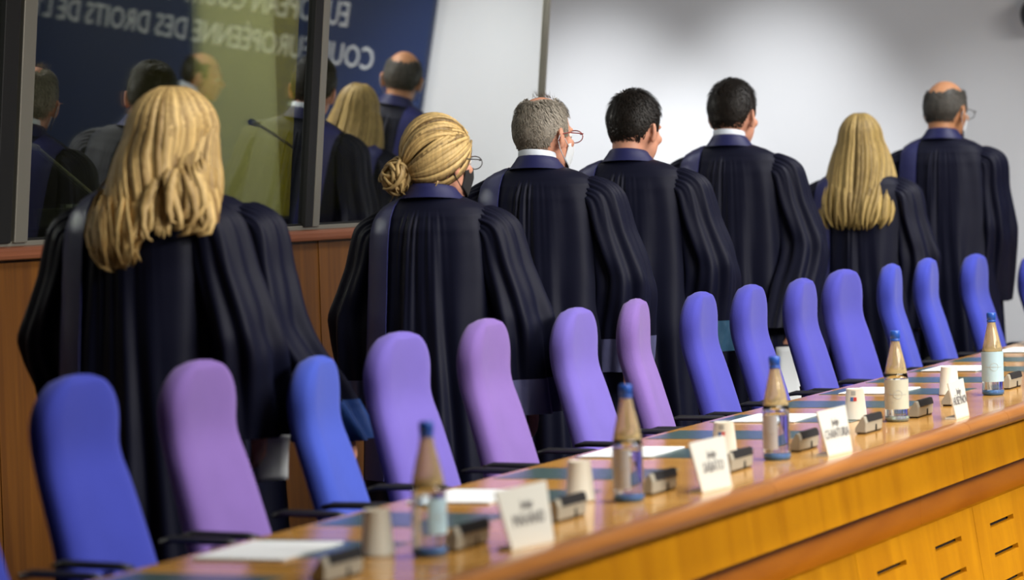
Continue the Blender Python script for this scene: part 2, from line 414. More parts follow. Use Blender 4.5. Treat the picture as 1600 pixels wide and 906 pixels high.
# ------------------------------------------------------------------ blue sign on the far wall (seen mirrored in the booth glass)
sg = thing('court_sign', 'navy blue wall sign with white court lettering, seen mirrored in the booth glass', 'sign', (WX, 0, 0))
boxo('sign_board', M['blue_sign'], -0.06, -0.002, -2.4, 2.80, 0.7, 3.4, sg, 0.004)
Mx = Matrix.Translation((-0.062, 0, 0)) @ Matrix(((0, 0, -1, 0), (-1, 0, 0, 0), (0, 1, 0, 0), (0, 0, 0, 1)))
def sign_line(s_, y, z, size, sx):
    text('lettering', s_, size, M['letter'], sg, Matrix.Translation((0, y, z)) @ Mx, sx, 0.004)
sign_line('EUROPEAN COURT OF HUMAN RIGHTS', 2.27, 1.875, 0.21, 0.62)
sign_line('COUR EUROPÉENNE DES DROITS DE L’HOMME', 2.47, 1.645, 0.19, 0.70)

# black dome by the right edge of the picture
dm = thing('dome_camera', 'black dome camera on the white wall at the upper right edge', 'camera', (WX, 4.12, 2.28))
a = MB(); a.ellip((-0.12, 0, 0.03), (0.085, 0.085, 0.10)); a.build('dome', M['black'], dm, True)
a = MB(); a.tube([(0, 0, 0.1), (-0.12, 0, 0.12)], 0.025, 12); a.build('bracket', M['black'], dm, True)

# ------------------------------------------------------------------ bench
bench = thing('judges_bench', 'long honey coloured wooden bench with glossy top, green inlays and slotted front', 'desk', (0, 0, 0))
BX0, BX1 = 3.6, 15.6
def yb(x): return 3.235 + (x - 5.3) * 0.030 if x < 9 else 3.346 + (x - 9) * 0.018
N = 24
V = []; Fc = []
for k in range(N + 1):
    x = BX0 + (BX1 - BX0) * k / N
    V += [(x, 2.535, 0.70), (x, yb(x), 0.705), (x, yb(x), 0.74), (x, 2.535, 0.74)]
for k in range(N):
    for j in range(4):
        Fc.append((k * 4 + j, k * 4 + (j + 1) % 4, (k + 1) * 4 + (j + 1) % 4, (k + 1) * 4 + j))
Fc += [(0, 3, 2, 1), (N * 4, N * 4 + 1, N * 4 + 2, N * 4 + 3)]
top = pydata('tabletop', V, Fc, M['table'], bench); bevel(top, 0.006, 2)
# nosing pieces with joints
for x0, x1 in ((3.6, 5.35), (5.35, 7.12), (7.12, 8.88), (8.88, 9.32), (9.32, 11.1), (11.1, 12.9), (12.9, 15.6)):
    prof = []
    for q in range(13):
        t = -pi / 2 + pi * q / 12
        prof.append((2.52 - 0.028 * cos(t) * 1.0, 0.716 + 0.0245 * sin(t)))
    prof = [(2.54, 0.6915)] + prof + [(2.54, 0.7405)]
    n_ = len(prof); V = []; Fc = []
    for x in (x0 + 0.0012, x1 - 0.0012):
        V += [(x, p[0], p[1]) for p in prof]
    for j in range(n_): Fc.append((j, (j + 1) % n_, n_ + (j + 1) % n_, n_ + j))
    Fc += [tuple(range(n_)), tuple(range(n_, 2 * n_))[::-1]]
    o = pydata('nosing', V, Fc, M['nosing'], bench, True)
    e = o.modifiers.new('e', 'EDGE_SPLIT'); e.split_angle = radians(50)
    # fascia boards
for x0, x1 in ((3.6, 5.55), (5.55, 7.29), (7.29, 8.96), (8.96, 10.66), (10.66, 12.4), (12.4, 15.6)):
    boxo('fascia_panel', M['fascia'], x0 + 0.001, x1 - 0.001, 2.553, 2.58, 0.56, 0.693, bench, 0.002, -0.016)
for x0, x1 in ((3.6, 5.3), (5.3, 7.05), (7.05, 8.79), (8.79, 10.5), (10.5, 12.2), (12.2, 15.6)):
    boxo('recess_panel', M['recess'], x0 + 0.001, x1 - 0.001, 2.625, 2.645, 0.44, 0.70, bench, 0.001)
# lower slotted panels
for k in range(-5, 6):
    xs = 9.195 + 1.185 * k
    xe = xs + 1.185
    if xs < 3.3 or xe > 16: continue
    a = MB(); zt = 0.453; yy0, yy1 = 2.583, 2.603
    sl = 0.145
    def bb(xa, xb, za, zb):
        la = (zt - za) * sl; lb = (zt - zb) * sl
        V = [(xa, yy0 - la, za), (xb, yy0 - la, za), (xb, yy1 - la, za), (xa, yy1 - la, za), (xa, yy0 - lb, zb), (xb, yy0 - lb, zb), (xb, yy1 - lb, zb), (xa, yy1 - lb, zb)]
        a.add(V, [(0, 3, 2, 1), (4, 5, 6, 7), (0, 1, 5, 4), (1, 2, 6, 5), (2, 3, 7, 6), (3, 0, 4, 7)])
    cols = [(xs + 0.165, xs + 0.445), (xs + 0.165 + 0.575, xs + 0.445 + 0.575)]
    zc = zt
    for row in range(4):
        z1 = 0.383 - row * 0.093; z0 = z1 - 0.0155
        bb(xs + 0.002, xe - 0.002, z1, zc)
        bb(xs + 0.002, cols[0][0], z0, z1); bb(cols[0][1], cols[1][0], z0, z1); bb(cols[1][1], xe - 0.002, z0, z1)
        zc = z0
    bb(xs + 0.002, xe - 0.002, 0.0, zc)
    a.build('slotted_panel', M['fascia'], bench)
boxo('plinth', M['dark'], BX0, BX1, 2.70, 2.74, 0.0, 0.70, bench)
a = MB()
for row in range(4):
    z1 = 0.387 - row * 0.093; la = (0.453 - z1) * 0.145
    a.box(3.6, 15.6, 2.606 - la, 2.612 - la, z1 - 0.024, z1)
a.build('slot_backing', M['dark'], bench)
for cx_ in (4.57, 5.13, 5.69, 6.23, 6.75, 7.28, 7.86, 8.43, 9.01, 9.57, 10.14, 10.70, 11.27, 11.84, 12.4, 12.97, 13.54, 14.1):
    o = boxo('leather_inlay', M['leather'], cx_ - 0.14, cx_ + 0.14, 2.86, yb(cx_) - 0.03, 0.7395, 0.7412, bench)
for cx_ in (4.2, 6.5, 8.8, 11.1, 13.4, 15.2):
    boxo('leg_panel', M['fascia'], cx_ - 0.02, cx_ + 0.02, 2.76, 2.98, 0, 0.70, bench, 0.003)

# ------------------------------------------------------------------ chairs
def chair_meshes():
    W, T, zt = 0.305, 0.085, 1.11
    ps = [(0.50, 0.175), (0.62, 0.205), (0.75, 0.240), (0.86, 0.272), (0.935, 0.296), (0.98, 0.298), (1.05, 0.293), (1.11, 0.286)]
    def yc(z):
        for (z0, y0), (z1, y1) in zip(ps, ps[1:]):
            if z <= z1: 
                t = (z - z0) / (z1 - z0); t = max(0, t)
                return y0 + (y1 - y0) * (t)
        return ps[-1][1]
    def ys(z): return sum(yc(z + d) for d in (-0.024, -0.012, 0, 0.012, 0.024)) / 5
    V = []; Fc = []; nr = 36; n = 32
    for i in range(nr + 1):
        t = i / nr
        z = 0.50 + (zt - 0.50) * (1 - (1 - t) ** 1.5)
        zc0 = zt - 0.135
        s_ = 1.0
        if z > zc0: s_ = max(0.0, 1 - ((z - zc0) / (zt - zc0)) ** 2.4) ** (1 / 2.4)
        if z < 0.52: s_ *= 0.96
        wfac = 1.0 + 0.13 * max(0, (0.9 - z)) / 0.3 - 0.05 * exp(-((z - 0.94) / 0.05) ** 2)
        hw = W / 2 * s_ * wfac; ht = T / 2 * (0.35 + 0.65 * s_) * (s_ ** 0.5 if s_ < 0.5 else 1) if s_ < 1 else T / 2
        ht = max(ht, 0.0005) if s_ > 0 else 0.0005
        for j in range(n):
            a_ = 2 * pi * j / n
            ca, sa = cos(a_), sin(a_)
            x = hw * np.sign(ca) * abs(ca) ** (2 / 3.8)
            y = ht * np.sign(sa) * abs(sa) ** (2 / 3.0)
            if sa < 0:   # front face: slightly dished between two side bolsters
                y += 0.012 * max(0, 1 - (x / (hw + 1e-6) / 0.75) ** 2) * min(1, s_)
            V.append((x, ys(z) + y, z))
    for i in range(nr):
        for j in range(n): Fc.append((i * n + j, i * n + (j + 1) % n, (i + 1) * n + (j + 1) % n, (i + 1) * n + j))
    Fc += [tuple(range(n))[::-1], tuple(nr * n + j for j in range(n))]
    back = bpy.data.meshes.new('backrest'); back.from_pydata(V, [], Fc); back.shade_smooth()
    # seat cushion
    V = []; Fc = []
    for i, (z, s_) in enumerate([(0.40, 0.85), (0.405, 0.95), (0.43, 1.0), (0.465, 1.0), (0.485, 0.95), (0.492, 0.8)]):
        for j in range(n):
            a_ = 2 * pi * j / n; ca, sa = cos(a_), sin(a_)
            V.append((0.205 * s_ * np.sign(ca) * abs(ca) ** 0.6, -0.02 + 0.21 * s_ * np.sign(sa) * abs(sa) ** 0.6, z))
    for i in range(5):
        for j in range(n): Fc.append((i * n + j, i * n + (j + 1) % n, (i + 1) * n + (j + 1) % n, (i + 1) * n + j))
    Fc += [tuple(range(n))[::-1], tuple(5 * n + j for j in range(n))]
    seat = bpy.data.meshes.new('seat'); seat.from_pydata(V, [], Fc); seat.shade_smooth()
    def mesh_of(mb, nm, sm=False):
        me = bpy.data.meshes.new(nm); me.from_pydata(mb.V, [], mb.F); 
        if sm: me.shade_smooth()
        return me
    a = MB()
    a.tube([(0, 0.10, 0.39), (0, 0.22, 0.385), (0, 0.262, 0.45), (0, 0.262, 0.60), (0, 0.285, 0.72)], [(0.012, 0.03)] * 5, 8)
    spine = mesh_of(a, 'back_support', True)
    arms = []
    for s_ in (-1, 1):
        a = MB()
        a.tube([(s_ * 0.19, 0.03, 0.40), (s_ * 0.215, 0.05, 0.42), (s_ * 0.225, 0.07, 0.52), (s_ * 0.22, 0.08, 0.702)], 0.013, 8)
        am = mesh_of(a, 'arm_support', True)
        a = MB(); a.tube([(s_ * 0.215, 0.02, 0.708), (s_ * 0.22, 0.05, 0.713), (s_ * 0.22, 0.19, 0.716), (s_ * 0.21, 0.22, 0.71)], [(0.006, 0.014), (0.009, 0.018), (0.009, 0.018), (0.006, 0.014)], 10, flat=[(0, 0, 1)] * 4)
        arms.append((mesh_of(a, 'armrest', True), am))
    a = MB(); a.lathe([(0.0, 0.11), (0.03, 0.11), (0.03, 0.25), (0.016, 0.25), (0.016, 0.40), (0, 0.40)], 16); post = mesh_of(a, 'gas_post', True)
    legs = []; casters = []
    for k in range(5):
        t = 2 * pi * k / 5 + 0.3
        a = MB(); a.tube([(0.02 * cos(t), 0.02 * sin(t), 0.12), (0.13 * cos(t), 0.13 * sin(t), 0.10), (0.215 * cos(t), 0.215 * sin(t), 0.075)], [0.022, 0.018, 0.014], 8)
        legs.append(mesh_of(a, 'leg', True))
        a = MB(); c_ = Vector((0.215 * cos(t), 0.215 * sin(t), 0.0276)); ax = Vector((-sin(t), cos(t), 0)) * 0.02
        a.tube([c_ - ax, c_ + ax], 0.0275, 14); casters.append(mesh_of(a, 'caster', False))
    return back, seat, spine, arms, post, legs, casters
CM = chair_meshes()
def make_chair(x, y, ztop, rz, col, label):
    t = thing('office_chair', label, 'chair', (x, y, 0), rz, 'swivel chairs in a row behind the bench')
    t['group'] = 'swivel chairs in a row behind the bench'
    back, seat, spine, arms, post, legs, casters = CM
    def part(nm, me, m, par=t):
        o = bpy.data.objects.new(nm, me); COL.objects.link(o); o.parent = par
        if len(me.materials) == 0: me.materials.append(m)
        o.material_slots[0].link = 'OBJECT'; o.material_slots[0].material = m
        return o
    b_ = part('backrest', back, FAB[col]); b_.scale = (1, 1, ztop / 1.11)
    part('seat', seat, FAB[col]); part('back_support', spine, M['black'])
    for ar, am in arms:
        s_ = part('arm_support', am, M['black']); part('armrest', ar, M['black'])
    part('gas_post', post, M['black'])
    for l_, c_ in zip(legs, casters):
        lo = part('leg', l_, M['black']); part('caster', c_, M['black'], lo)
    return t
# top centre (x along bench at y=3.64), apparent width (m)
CH = [(5.77, 1.105, .170, 'blue', 'blue swivel chair with tall narrow back, nearest in the row at far left'),
      (6.31, 1.102, .165, 'purple', 'purple swivel chair, second from the left, in front of the wavy haired woman'),
      (6.90, 1.074, .110, 'bright', 'bright blue swivel chair turned edge on, third from the left, beside the wavy haired woman'),
      (7.38, 1.108, .176, 'violet', 'violet swivel chair fourth from the left, below the woman with the hair bun'),
      (7.94, 1.114, .150, 'purple', 'lilac purple swivel chair fifth from the left, right of the hair bun woman'),
      (8.60, 1.113, .150, 'violet', 'violet swivel chair sixth from the left, below the grey haired man'),
      (9.09, 1.117, .107, 'purple', 'slim lilac swivel chair seventh from the left, behind a blue capped bottle'),
      (9.68, 1.113, .140, 'indigo', 'blue violet swivel chair eighth from the left, first right of the lilac ones'),
      (10.18, 1.116, .147, 'indigo', 'blue violet swivel chair ninth from the left, left of the hanging white sheet'),
      (10.74, 1.115, .147, 'indigo', 'blue violet swivel chair tenth from the left, right of the hanging white sheet'),
      (11.24, 1.129, .185, 'indigo', 'dark indigo wide backed swivel chair fifth from the right edge'),
      (11.86, 1.128, .122, 'blue', 'slim royal blue swivel chair behind the cream labelled bottle'),
      (12.37, 1.133, .130, 'blue', 'royal blue swivel chair below the right shoulder of the long straight haired woman'),
      (13.11, 1.125, .160, 'blue', 'royal blue swivel chair directly below the bald man at right'),
      (14.05, 1.085, .13, 'blue', 'royal blue swivel chair cut off by the right edge of the picture')]
for x, zt, aw, c_, lab in CH:
    phi = math.asin(min(1, max(0.05, (aw - 0.040) / 0.285)))   # apparent angle of the front face
    yaw = phi - AZ - 0.03
    # backrest top sits 0.29 behind the seat centre
    ox = 0.29 * sin(yaw); oy = 0.29 * cos(yaw)
    make_chair(x + 0.29 * sin(-yaw), 3.64 - oy, zt, -yaw, c_, lab)
a_ch = make_chair(5.17, 3.33, 1.10, 0.0, 'blue', 'blue swivel chair just cut off by the lower left corner')

# ------------------------------------------------------------------ people
def remesh(mb, voxel, m, name, parent, smooth_it=6):
    me = bpy.data.meshes.new('tmp'); me.from_pydata(mb.V, [], mb.F)
    o = bpy.data.objects.new('tmp', me); COL.objects.link(o)
    r = o.modifiers.new('r', 'REMESH'); r.mode = 'VOXEL'; r.voxel_size = voxel
    s = o.modifiers.new('s', 'SMOOTH'); s.iterations = smooth_it; s.factor = 0.5
    dg = bpy.context.evaluated_depsgraph_get(); dg.update()
    res = bpy.data.meshes.new_from_object(o.evaluated_get(dg))
    bpy.data.objects.remove(o); res.name = name
    res.materials.clear(); res.materials.append(m); res.shade_smooth()
    n = bpy.data.objects.new(name, res); COL.objects.link(n)
    if parent: n.parent = parent
    return n

def interp(tab, z):
    if z >= tab[0][0]: return tab[0][1:]
    for a_, b_ in zip(tab, tab[1:]):
        if z >= b_[0]:
            t = (z - b_[0]) / (a_[0] - b_[0]); t = t * t * (3 - 2 * t) * 0.4 + t * 0.6
            return [b_[k] + (a_[k] - b_[k]) * t for k in range(1, len(a_))]
    return tab[-1][1:]

class Person:
    def __init__(s, x, y, H, label, skin='skin', yaw=0.0, pitch=0.0, roll=0.0, rz=0.0, wide=1.0, female=False, elbow=0.27, seed=1, headk=1.0, hips=0.0, hy=0.0, wx=0.0, win=0.0, wz=0.0):
        s.wx, s.win, s.wz = wx, win, wz
        s.H = H; s.k = H / 1.75; s.wide = wide; s.f = female; s.rs = np.random.RandomState(seed); s.elbow = elbow
        s.root = thing('person', label, 'person', (x, y, 0), rz)
        s.headR = Matrix.Rotation(yaw, 3, 'Z') @ Matrix.Rotation(pitch, 3, 'Y') @ Matrix.Rotation(roll, 3, 'X')
        s.hk = headk * (1.075 if female else 1.13) * (0.5 + 0.5 * s.k)
        s.skin = skin; s.hz = hips
        s.hc = Vector((0.015, hy, H - 0.125 * s.hk))      # head centre
        s.piv = s.hc + Vector((-0.02, 0, -0.08 * s.hk))
        s.shz = 1.435 * s.k
    def hp(s, p):    # head local -> person local
        p = Vector(p) * s.hk
        return s.piv + s.headR @ (p + s.hc - s.piv)
    def hmb(s, mb):
        mb.V = [tuple(s.hp(v)) for v in mb.V]; return mb
    def joints(s, side):
        k = s.k; sw = (0.165 if s.f else 0.185) * s.wide
        S = Vector((-0.005, side * sw, 1.428 * k)); E = Vector((0.0 , side * s.elbow * s.wide, 1.12 * k)); Wr = Vector((0.08 + s.wx, side * (s.elbow * s.wide - 0.045 - s.win), (0.865 + s.wz) * k))
        return S, E, Wr
    def body(s):
        k = s.k; h = MB()
        # head
        h.ellip((-0.008, 0, 0.022), (0.095, 0.076, 0.101), nu=32, nv=20)
        h.ellip((0.028, 0, -0.035), (0.062, 0.058, 0.075), nu=24, nv=16)
        h.ellip((0.060, 0, -0.088), (0.026, 0.030, 0.022))
        h.ellip((0.080, 0, 0.022), (0.014, 0.050, 0.014))
        h.tube([(0.088, 0, 0.018), (0.100, 0, -0.012), (0.112, 0, -0.030)], [0.008, 0.010, 0.013], 10)
        h.ellip((0.098, 0, -0.034), (0.013, 0.018, 0.009))
        h.ellip((0.088, 0, -0.056), (0.012, 0.024, 0.006)); h.ellip((0.086, 0, -0.066), (0.012, 0.021, 0.007))
        for sd in (-1, 1):
            h.ellip((0.062, sd * 0.040, -0.020), (0.024, 0.020, 0.018))
            R = Matrix.Rotation(sd * -0.45, 3, 'Z') @ Matrix.Rotation(-0.15, 3, 'Y')
            h.ellip((-0.008, sd * 0.083, -0.004), (0.019, 0.0065, 0.031), R)
            h.ellip((-0.012, sd * 0.079, -0.026), (0.011, 0.007, 0.014), R)
            h.ellip((-0.017, sd * 0.087, 0.006), (0.010, 0.006, 0.020), R)
        h.tube([(-0.030, 0, -0.02), (-0.035, 0, -0.10), (-0.045, 0, -0.14)], [0.055, 0.053, 0.056], 20)
        s.hmb(h)
        # neck + trunk
        nb = Vector((-0.035, 0, 1.44 * k))
        nk = 0.050 if s.f else 0.058
        h.tube([s.hp((-0.025, 0, -0.05)), s.hp((-0.032, 0, -0.11)), nb, nb - Vector((0, 0, 0.05))], [nk, nk * 0.98, nk * 1.12, nk * 1.5], 20)
        Ry = Matrix.Identity(3); wd = s.wide
        h.ellip((-0.01, 0, 1.30 * k), (0.105, 0.165 * wd, 0.16 * k)); h.ellip((-0.005, 0, 1.12 * k), (0.10, 0.145 * wd, 0.18 * k))
        h.ellip((-0.01, 0, 0.95 * k), (0.115, 0.165 * wd, 0.13 * k))
        h.tube([(-0.02, -0.13 * wd, 1.385 * k), (-0.03, 0, 1.43 * k), (-0.02, 0.13 * wd, 1.385 * k)], [0.040, 0.055, 0.040], 14)
        s.hands = {}
        for sd in (-1, 1):
            S, E, Wr = s.joints(sd); S = S + Vector((0, -sd * 0.02, -0.035))
            h.tube([S, S * 0.5 + E * 0.5, E], [0.046, 0.043, 0.036], 14); h.ellip(tuple(S), (0.047, 0.047, 0.047)); h.ellip(tuple(E), (0.038, 0.038, 0.038))
            h.tube([E, E * 0.6 + Wr * 0.4, Wr], [0.036, 0.037, 0.025], 14)
            # hand: palm + five curled fingers
            d = (Wr - E).normalized(); d = (d + Vector((0, 0, -0.9))).normalized()
            pc = Wr + d * 0.05
            ac = Vector((1, 0, 0)); ac = (ac - d * ac.dot(d)).normalized()     # across the palm (thumb side forward)
            inn = Vector((0, -sd, 0)); inn = (inn - d * inn.dot(d) - ac * inn.dot(ac)).normalized()
            h.tube([Wr, Wr + d * 0.03, Wr + d * 0.09], [(0.017, 0.025), (0.016, 0.036), (0.013, 0.040)], 12, flat=[inn] * 3)
            for q, (L, off) in enumerate(((0.072, 0.030), (0.080, 0.011), (0.075, -0.009), (0.058, -0.028))):
                b0 = Wr + d * 0.085 + ac * off
                p1 = b0 + d * L * 0.42 + inn * 0.006; p2 = p1 + (d * 0.8 + inn * 0.6).normalized() * L * 0.32; p3 = p2 + (d * 0.45 + inn).normalized() * L * 0.26
                h.tube([b0 - d * 0.02, p1, p2, p3], [0.0092, 0.0088, 0.0082, 0.0072], 10)
            t0 = Wr + d * 0.025 + ac * 0.022; t1 = t0 + (d * 0.6 + ac * 0.8 + inn * 0.3).normalized() * 0.038; t2 = t1 + (d * 0.9 + ac * 0.1 + inn * 0.6).normalized() * 0.032
            h.tube([t0, t1, t2], [0.014, 0.0105, 0.0085], 10)
            s.hands[sd] = (Wr + d * 0.11 + inn * 0.022, d, ac, inn)
            # legs
            hx = Vector((-0.01, sd * 0.088, 0.93 * k)); kn = Vector((0.02 + 0.09 * sd, sd * 0.085, 0.49 * k)); an = Vector((-0.03 + 0.14 * sd, sd * 0.085, 0.075))
            h.tube([hx, hx * 0.5 + kn * 0.5, kn], [0.082, 0.07, 0.052], 16); h.tube([kn, kn * 0.6 + an * 0.4, an], [0.05, 0.052, 0.034], 16)
            h.ellip((an.x + 0.05, an.y, 0.045), (0.115, 0.04, 0.033))
            h.ellip(tuple(an), (0.04, 0.036, 0.045))
            s.an = getattr(s, 'an', {}); s.an[sd] = (hx, kn, an)
        h.V = [tuple(v) for v in h.V]
        remesh(h, 0.0062, M[s.skin], 'body', s.root, 5)
        for sd in (-1, 1):
            e = MB(); e.ellip(tuple(s.hp((0.079, sd * 0.031, 0.003))), (0.0115,) * 3, nu=16, nv=10); e.build('eye', M['eye'], s.root, True)
            hx, kn, an = s.an[sd]
            t = MB(); t.tube([hx + Vector((0, 0, 0.05)), hx * 0.5 + kn * 0.5, kn, kn * 0.5 + an * 0.5, an + Vector((0, 0, 0.0))], [0.10, 0.088, 0.073, 0.068, 0.068], 18); t.build('trouser_leg', M['suit'], s.root, True)
            sh = MB(); sh.ellip((an.x + 0.055, an.y, 0.042), (0.132, 0.05, 0.045), nu=24); sh.ellip((an.x - 0.01, an.y, 0.06), (0.06, 0.047, 0.055))
            sh.V = [(v[0], v[1], max(v[2], 0.001)) for v in sh.V]
            sh.build('shoe', M['shoe'], s.root, True)
        return s
    # ---- robe
    def tab(s):
        k = s.k; w_ = s.wide * (0.92 if s.f else 1.0)
        T = [(1.515, .074, .068), (1.508, .092, .075), (1.498, .124, .083), (1.486, .156, .092), (1.468, .187, .103), (1.445, .208, .116), (1.40, .222, .130), (1.34, .228, .140),
             (1.25, .232, .150), (1.10, .240, .165), (0.9, .252, .185), (0.6, .258, .205), (0.28, .272, .22)]
        return [(z * k, a_ * (w_ if a_ > 0.1 else 1), b_) for z, a_, b_ in T]
    def surf(s, z, th, pleat=True):
        """th=0 front(+x), pi/2 left(+y), pi back"""
        a_, b_ = interp(s.T, z)
        e = 2.25; ct, st = cos(th), sin(th)
        r = (abs(ct / b_) ** e + abs(st / a_) ** e) ** (-1 / e)
        if pleat:
            k = s.k; d = (1.468 * k - z)
            if d > 0:
                amp = min(d / 0.08, 1) * (0.0022 + 0.019 * min(1, d / 0.9) ** 1.2)
                ph = th * s.pf + s.po + 0.5 * sin(3 * th + z * 3) + 0.35 * sin(z * 7 + th * 5)
                wv = sin(ph) * 0.6 + 0.4 * sin(ph * 1.73 + 1.3)
                r += amp * wv
                # gathers in the middle of the back
                db = (th - pi + pi) % (2 * pi) - pi
                db = abs(atan2(sin(th - pi), cos(th - pi)))
                g = exp(-(db / 0.42) ** 2) * min(1, d / 0.03) * exp(-max(0, d - 0.05) / 0.35)
                r += g * 0.0042 * (sin(th * 37 + 0.7 * sin(z * 9 + th)) + 0.8 * sin(th * 55 + s.po * 3)) * (0.6 + 0.4 * sin(th * 7 + s.po)) + exp(-(db / 0.5) ** 2) * min(1, d / 0.05) * 0.006
        return Vector((-0.028 + r * ct, r * st, z))
    def robe(s, satin_side=1, cuff='cuff', cuff_side=(-1, 1), hem=0.30, band_y=(0.095, 0.185), band_bottom=0.62, cufflen=0.095):
        k = s.k; s.T = s.tab(); s.pf = s.rs.randint(9, 12); s.po = s.rs.rand() * 6
        nth = 300
        zs = list(np.linspace(1.515, 1.36, 26)) + list(np.linspace(1.34, hem, 46)); zs = [z * k for z in zs]
        V = []; Fc = []
        for i, z in enumerate(zs):
            for j in range(nth): V.append(s.surf(z, 2 * pi * j / nth))
        for i in range(len(zs) - 1):
            for j in range(nth): Fc.append((i * nth + j, (i + 1) * nth + j, (i + 1) * nth + (j + 1) % nth, i * nth + (j + 1) % nth))
        pydata('robe', V, Fc, M['robe'], s.root, True)
        # collar of satin around the neck
        a = MB(); n = 48; rows = [(1.497, .108, .090), (1.508, .096, .084), (1.524, .082, .076), (1.538, .072, .070), (1.541, .068, .066), (1.522, .067, .064)]
        V = []; Fc = []
        for z, ra, rb in rows:
            for j in range(n):
                t = 2 * pi * j / n; dz = 0.012 * (-cos(t)) + (-0.02 if abs(t if t < pi else 2 * pi - t) < 0.5 else 0)
                V.append((-0.030 + rb * cos(t) * 1.06, ra * sin(t), z * k + dz))
        for i in range(len(rows) - 1):
            for j in range(n): Fc.append((i * n + j, i * n + (j + 1) % n, (i + 1) * n + (j + 1) % n, (i + 1) * n + j))
        c_ = pydata('collar', V, Fc, M['satin'], s.root, True); c_['label'] = 'dark blue satin collar'
        # sleeves
        for sd in (-1, 1):
            S, E, Wr = s.joints(sd)
            hemp = Wr + (Wr - E).normalized() * 0.02
            P = []; n = 110; L = 40
            seamp = S + Vector((0, -sd * 0.03, 0.012))
            r1 = 0.088 * s.wide
            keyp = [seamp + Vector((0, 0, -0.03)), S + Vector((0, sd * 0.030, -0.035)), S * 0.55 + E * 0.45 + Vector((0, sd * 0.012, 0)), E + Vector((0, 0, 0.0)), E * 0.45 + Wr * 0.55 + Vector((-0.02, 0, -0.01)), hemp + Vector((-0.04, 0, -0.03))]
            keyr = [(0.078, 0.070), (0.092, 0.078), (0.100, 0.078), (0.116, 0.088), (0.134, 0.093), (0.145, 0.093)]   # (depth x, width y)
            V = []; Fc = []
            po = s.rs.rand() * 6; cut = None
            npts = []
            for i in range(L + 1):
                t = i / L * 5; q = min(4, int(t)); f = t - q
                p0 = keyp[max(q - 1, 0)]; p1 = keyp[q]; p2 = keyp[q + 1]; p3 = keyp[min(q + 2, 5)]
                c = 0.5 * ((2 * p1) + (p2 - p0) * f + (2 * p0 - 5 * p1 + 4 * p2 - p3) * f * f + (3 * p1 - p0 - 3 * p2 + p3) * f ** 3)
                rx = keyr[q][0] * (1 - f) + keyr[q + 1][0] * f; ry = keyr[q][1] * (1 - f) + keyr[q + 1][1] * f
                npts.append((c, rx * (0.8 + 0.2 * s.wide), ry * s.wide))
            for i, (c, rx, ry) in enumerate(npts):
                u = i / L
                # frame: first rings tilt outwards (axis = +-y), later rings are horizontal
                tl = max(0, 1 - u / 0.26); tilt = tl * 1.15
                ex = Vector((1, 0, 0)); ey = Vector((0, cos(tilt) * sd, sin(tilt))) 
                for j in range(n):
                    th = 2 * pi * j / n
                    amp = (0.0075 * exp(-u / 0.12) * sin(24 * th + 0.5 * sin(u * 20 + th)) + (0.003 + 0.018 * u) * (0.6 * sin(6 * th + po + 3.0 * u + 0.8 * sin(5 * u + th)) + 0.4 * sin(11 * th + po * 2 + 2 * u)))
                    if u < 0.03: amp *= u / 0.03
                    amp += 0.010 * exp(-((u - 0.58) / 0.05) ** 2) * sin(3 * th + po) 
                    e = 2.0
                    V.append(c + ex * ((rx + amp) * cos(th)) + ey * ((ry + amp) * sin(th)))
            cr = L - int(round(cufflen / 0.60 * L)) if sd in cuff_side else L
            def grid(r0_, r1_, nm, m_, lab=None, off=0.0):
                VV = V[r0_ * n:(r1_ + 1) * n]; FF = []
                if off:
                    VV = [v + (Vector((v.x, v.y, 0)) - Vector((npts[r0_ + ii // n][0].x, npts[r0_ + ii // n][0].y, 0))).normalized() * off for ii, v in enumerate(VV)]
                for i in range(r1_ - r0_):
                    for j in range(n): FF.append((i * n + j, (i + 1) * n + j, (i + 1) * n + (j + 1) % n, i * n + (j + 1) % n))
                o = pydata(nm, VV, FF, m_, s.root, True)
                if lab: o['label'] = lab
                return o
            grid(0, cr, 'sleeve', M['robe'])
            if cr < L: grid(cr, L, 'sleeve_cuff', M[cuff], 'satin band at the sleeve end', 0.003)
            # closed yoke seam at shoulder
        # satin band over one shoulder
        if satin_side:
            cols = np.linspace(band_y[0], band_y[1], 9) * s.wide; e = 2.25; grid_ = []
            for yv in cols:
                zt = None
                for z in np.linspace(1.515, 1.30, 400):
                    if interp(s.T, z * k)[0] > yv + 0.001: zt = z * k; break
                path = []
                for z in np.linspace(band_bottom * k, zt, 46):
                    path.append((z, -1))
                for z in np.linspace(zt, 0.9 * k, 36)[1:]: path.append((z, 1))
                col_ = []
                for z, sg_ in path:
                    a_, b_ = interp(s.T, z); 
                    xq = b_ * max(0, 1 - (yv / a_) ** e) ** (1 / e) if yv < a_ else 0
                    d_ = 1.468 * k - z; off = 0.009 + max(0, min(d_ / 0.08, 1) * (0.0022 + 0.019 * min(1, max(0, d_) / 0.9) ** 1.2))
                    upw = max(0, 1 - xq / 0.05)
                    p = Vector((-0.028 + sg_ * (xq + off * (1 - 0.5 * upw)), yv, z + 0.012 * upw))
                    col_.append(Vector((p.x, p.y * satin_side, p.z)))
                grid_.append(col_)
            nr = len(grid_[0]); V = [p for c in grid_ for p in c]; Fc = []
            for c in range(len(grid_) - 1):
                for r in range(nr - 1): Fc.append((c * nr + r, c * nr + r + 1, (c + 1) * nr + r + 1, (c + 1) * nr + r))
            o = pydata('satin_band', V, Fc, M['satin_band'], s.root, True); o['label'] = 'dark blue satin band over the shoulder'
            so = o.modifiers.new('so', 'SOLIDIFY'); so.thickness = 0.003; es = o.modifiers.new('es', 'EDGE_SPLIT'); es.split_angle = radians(60)
        return s
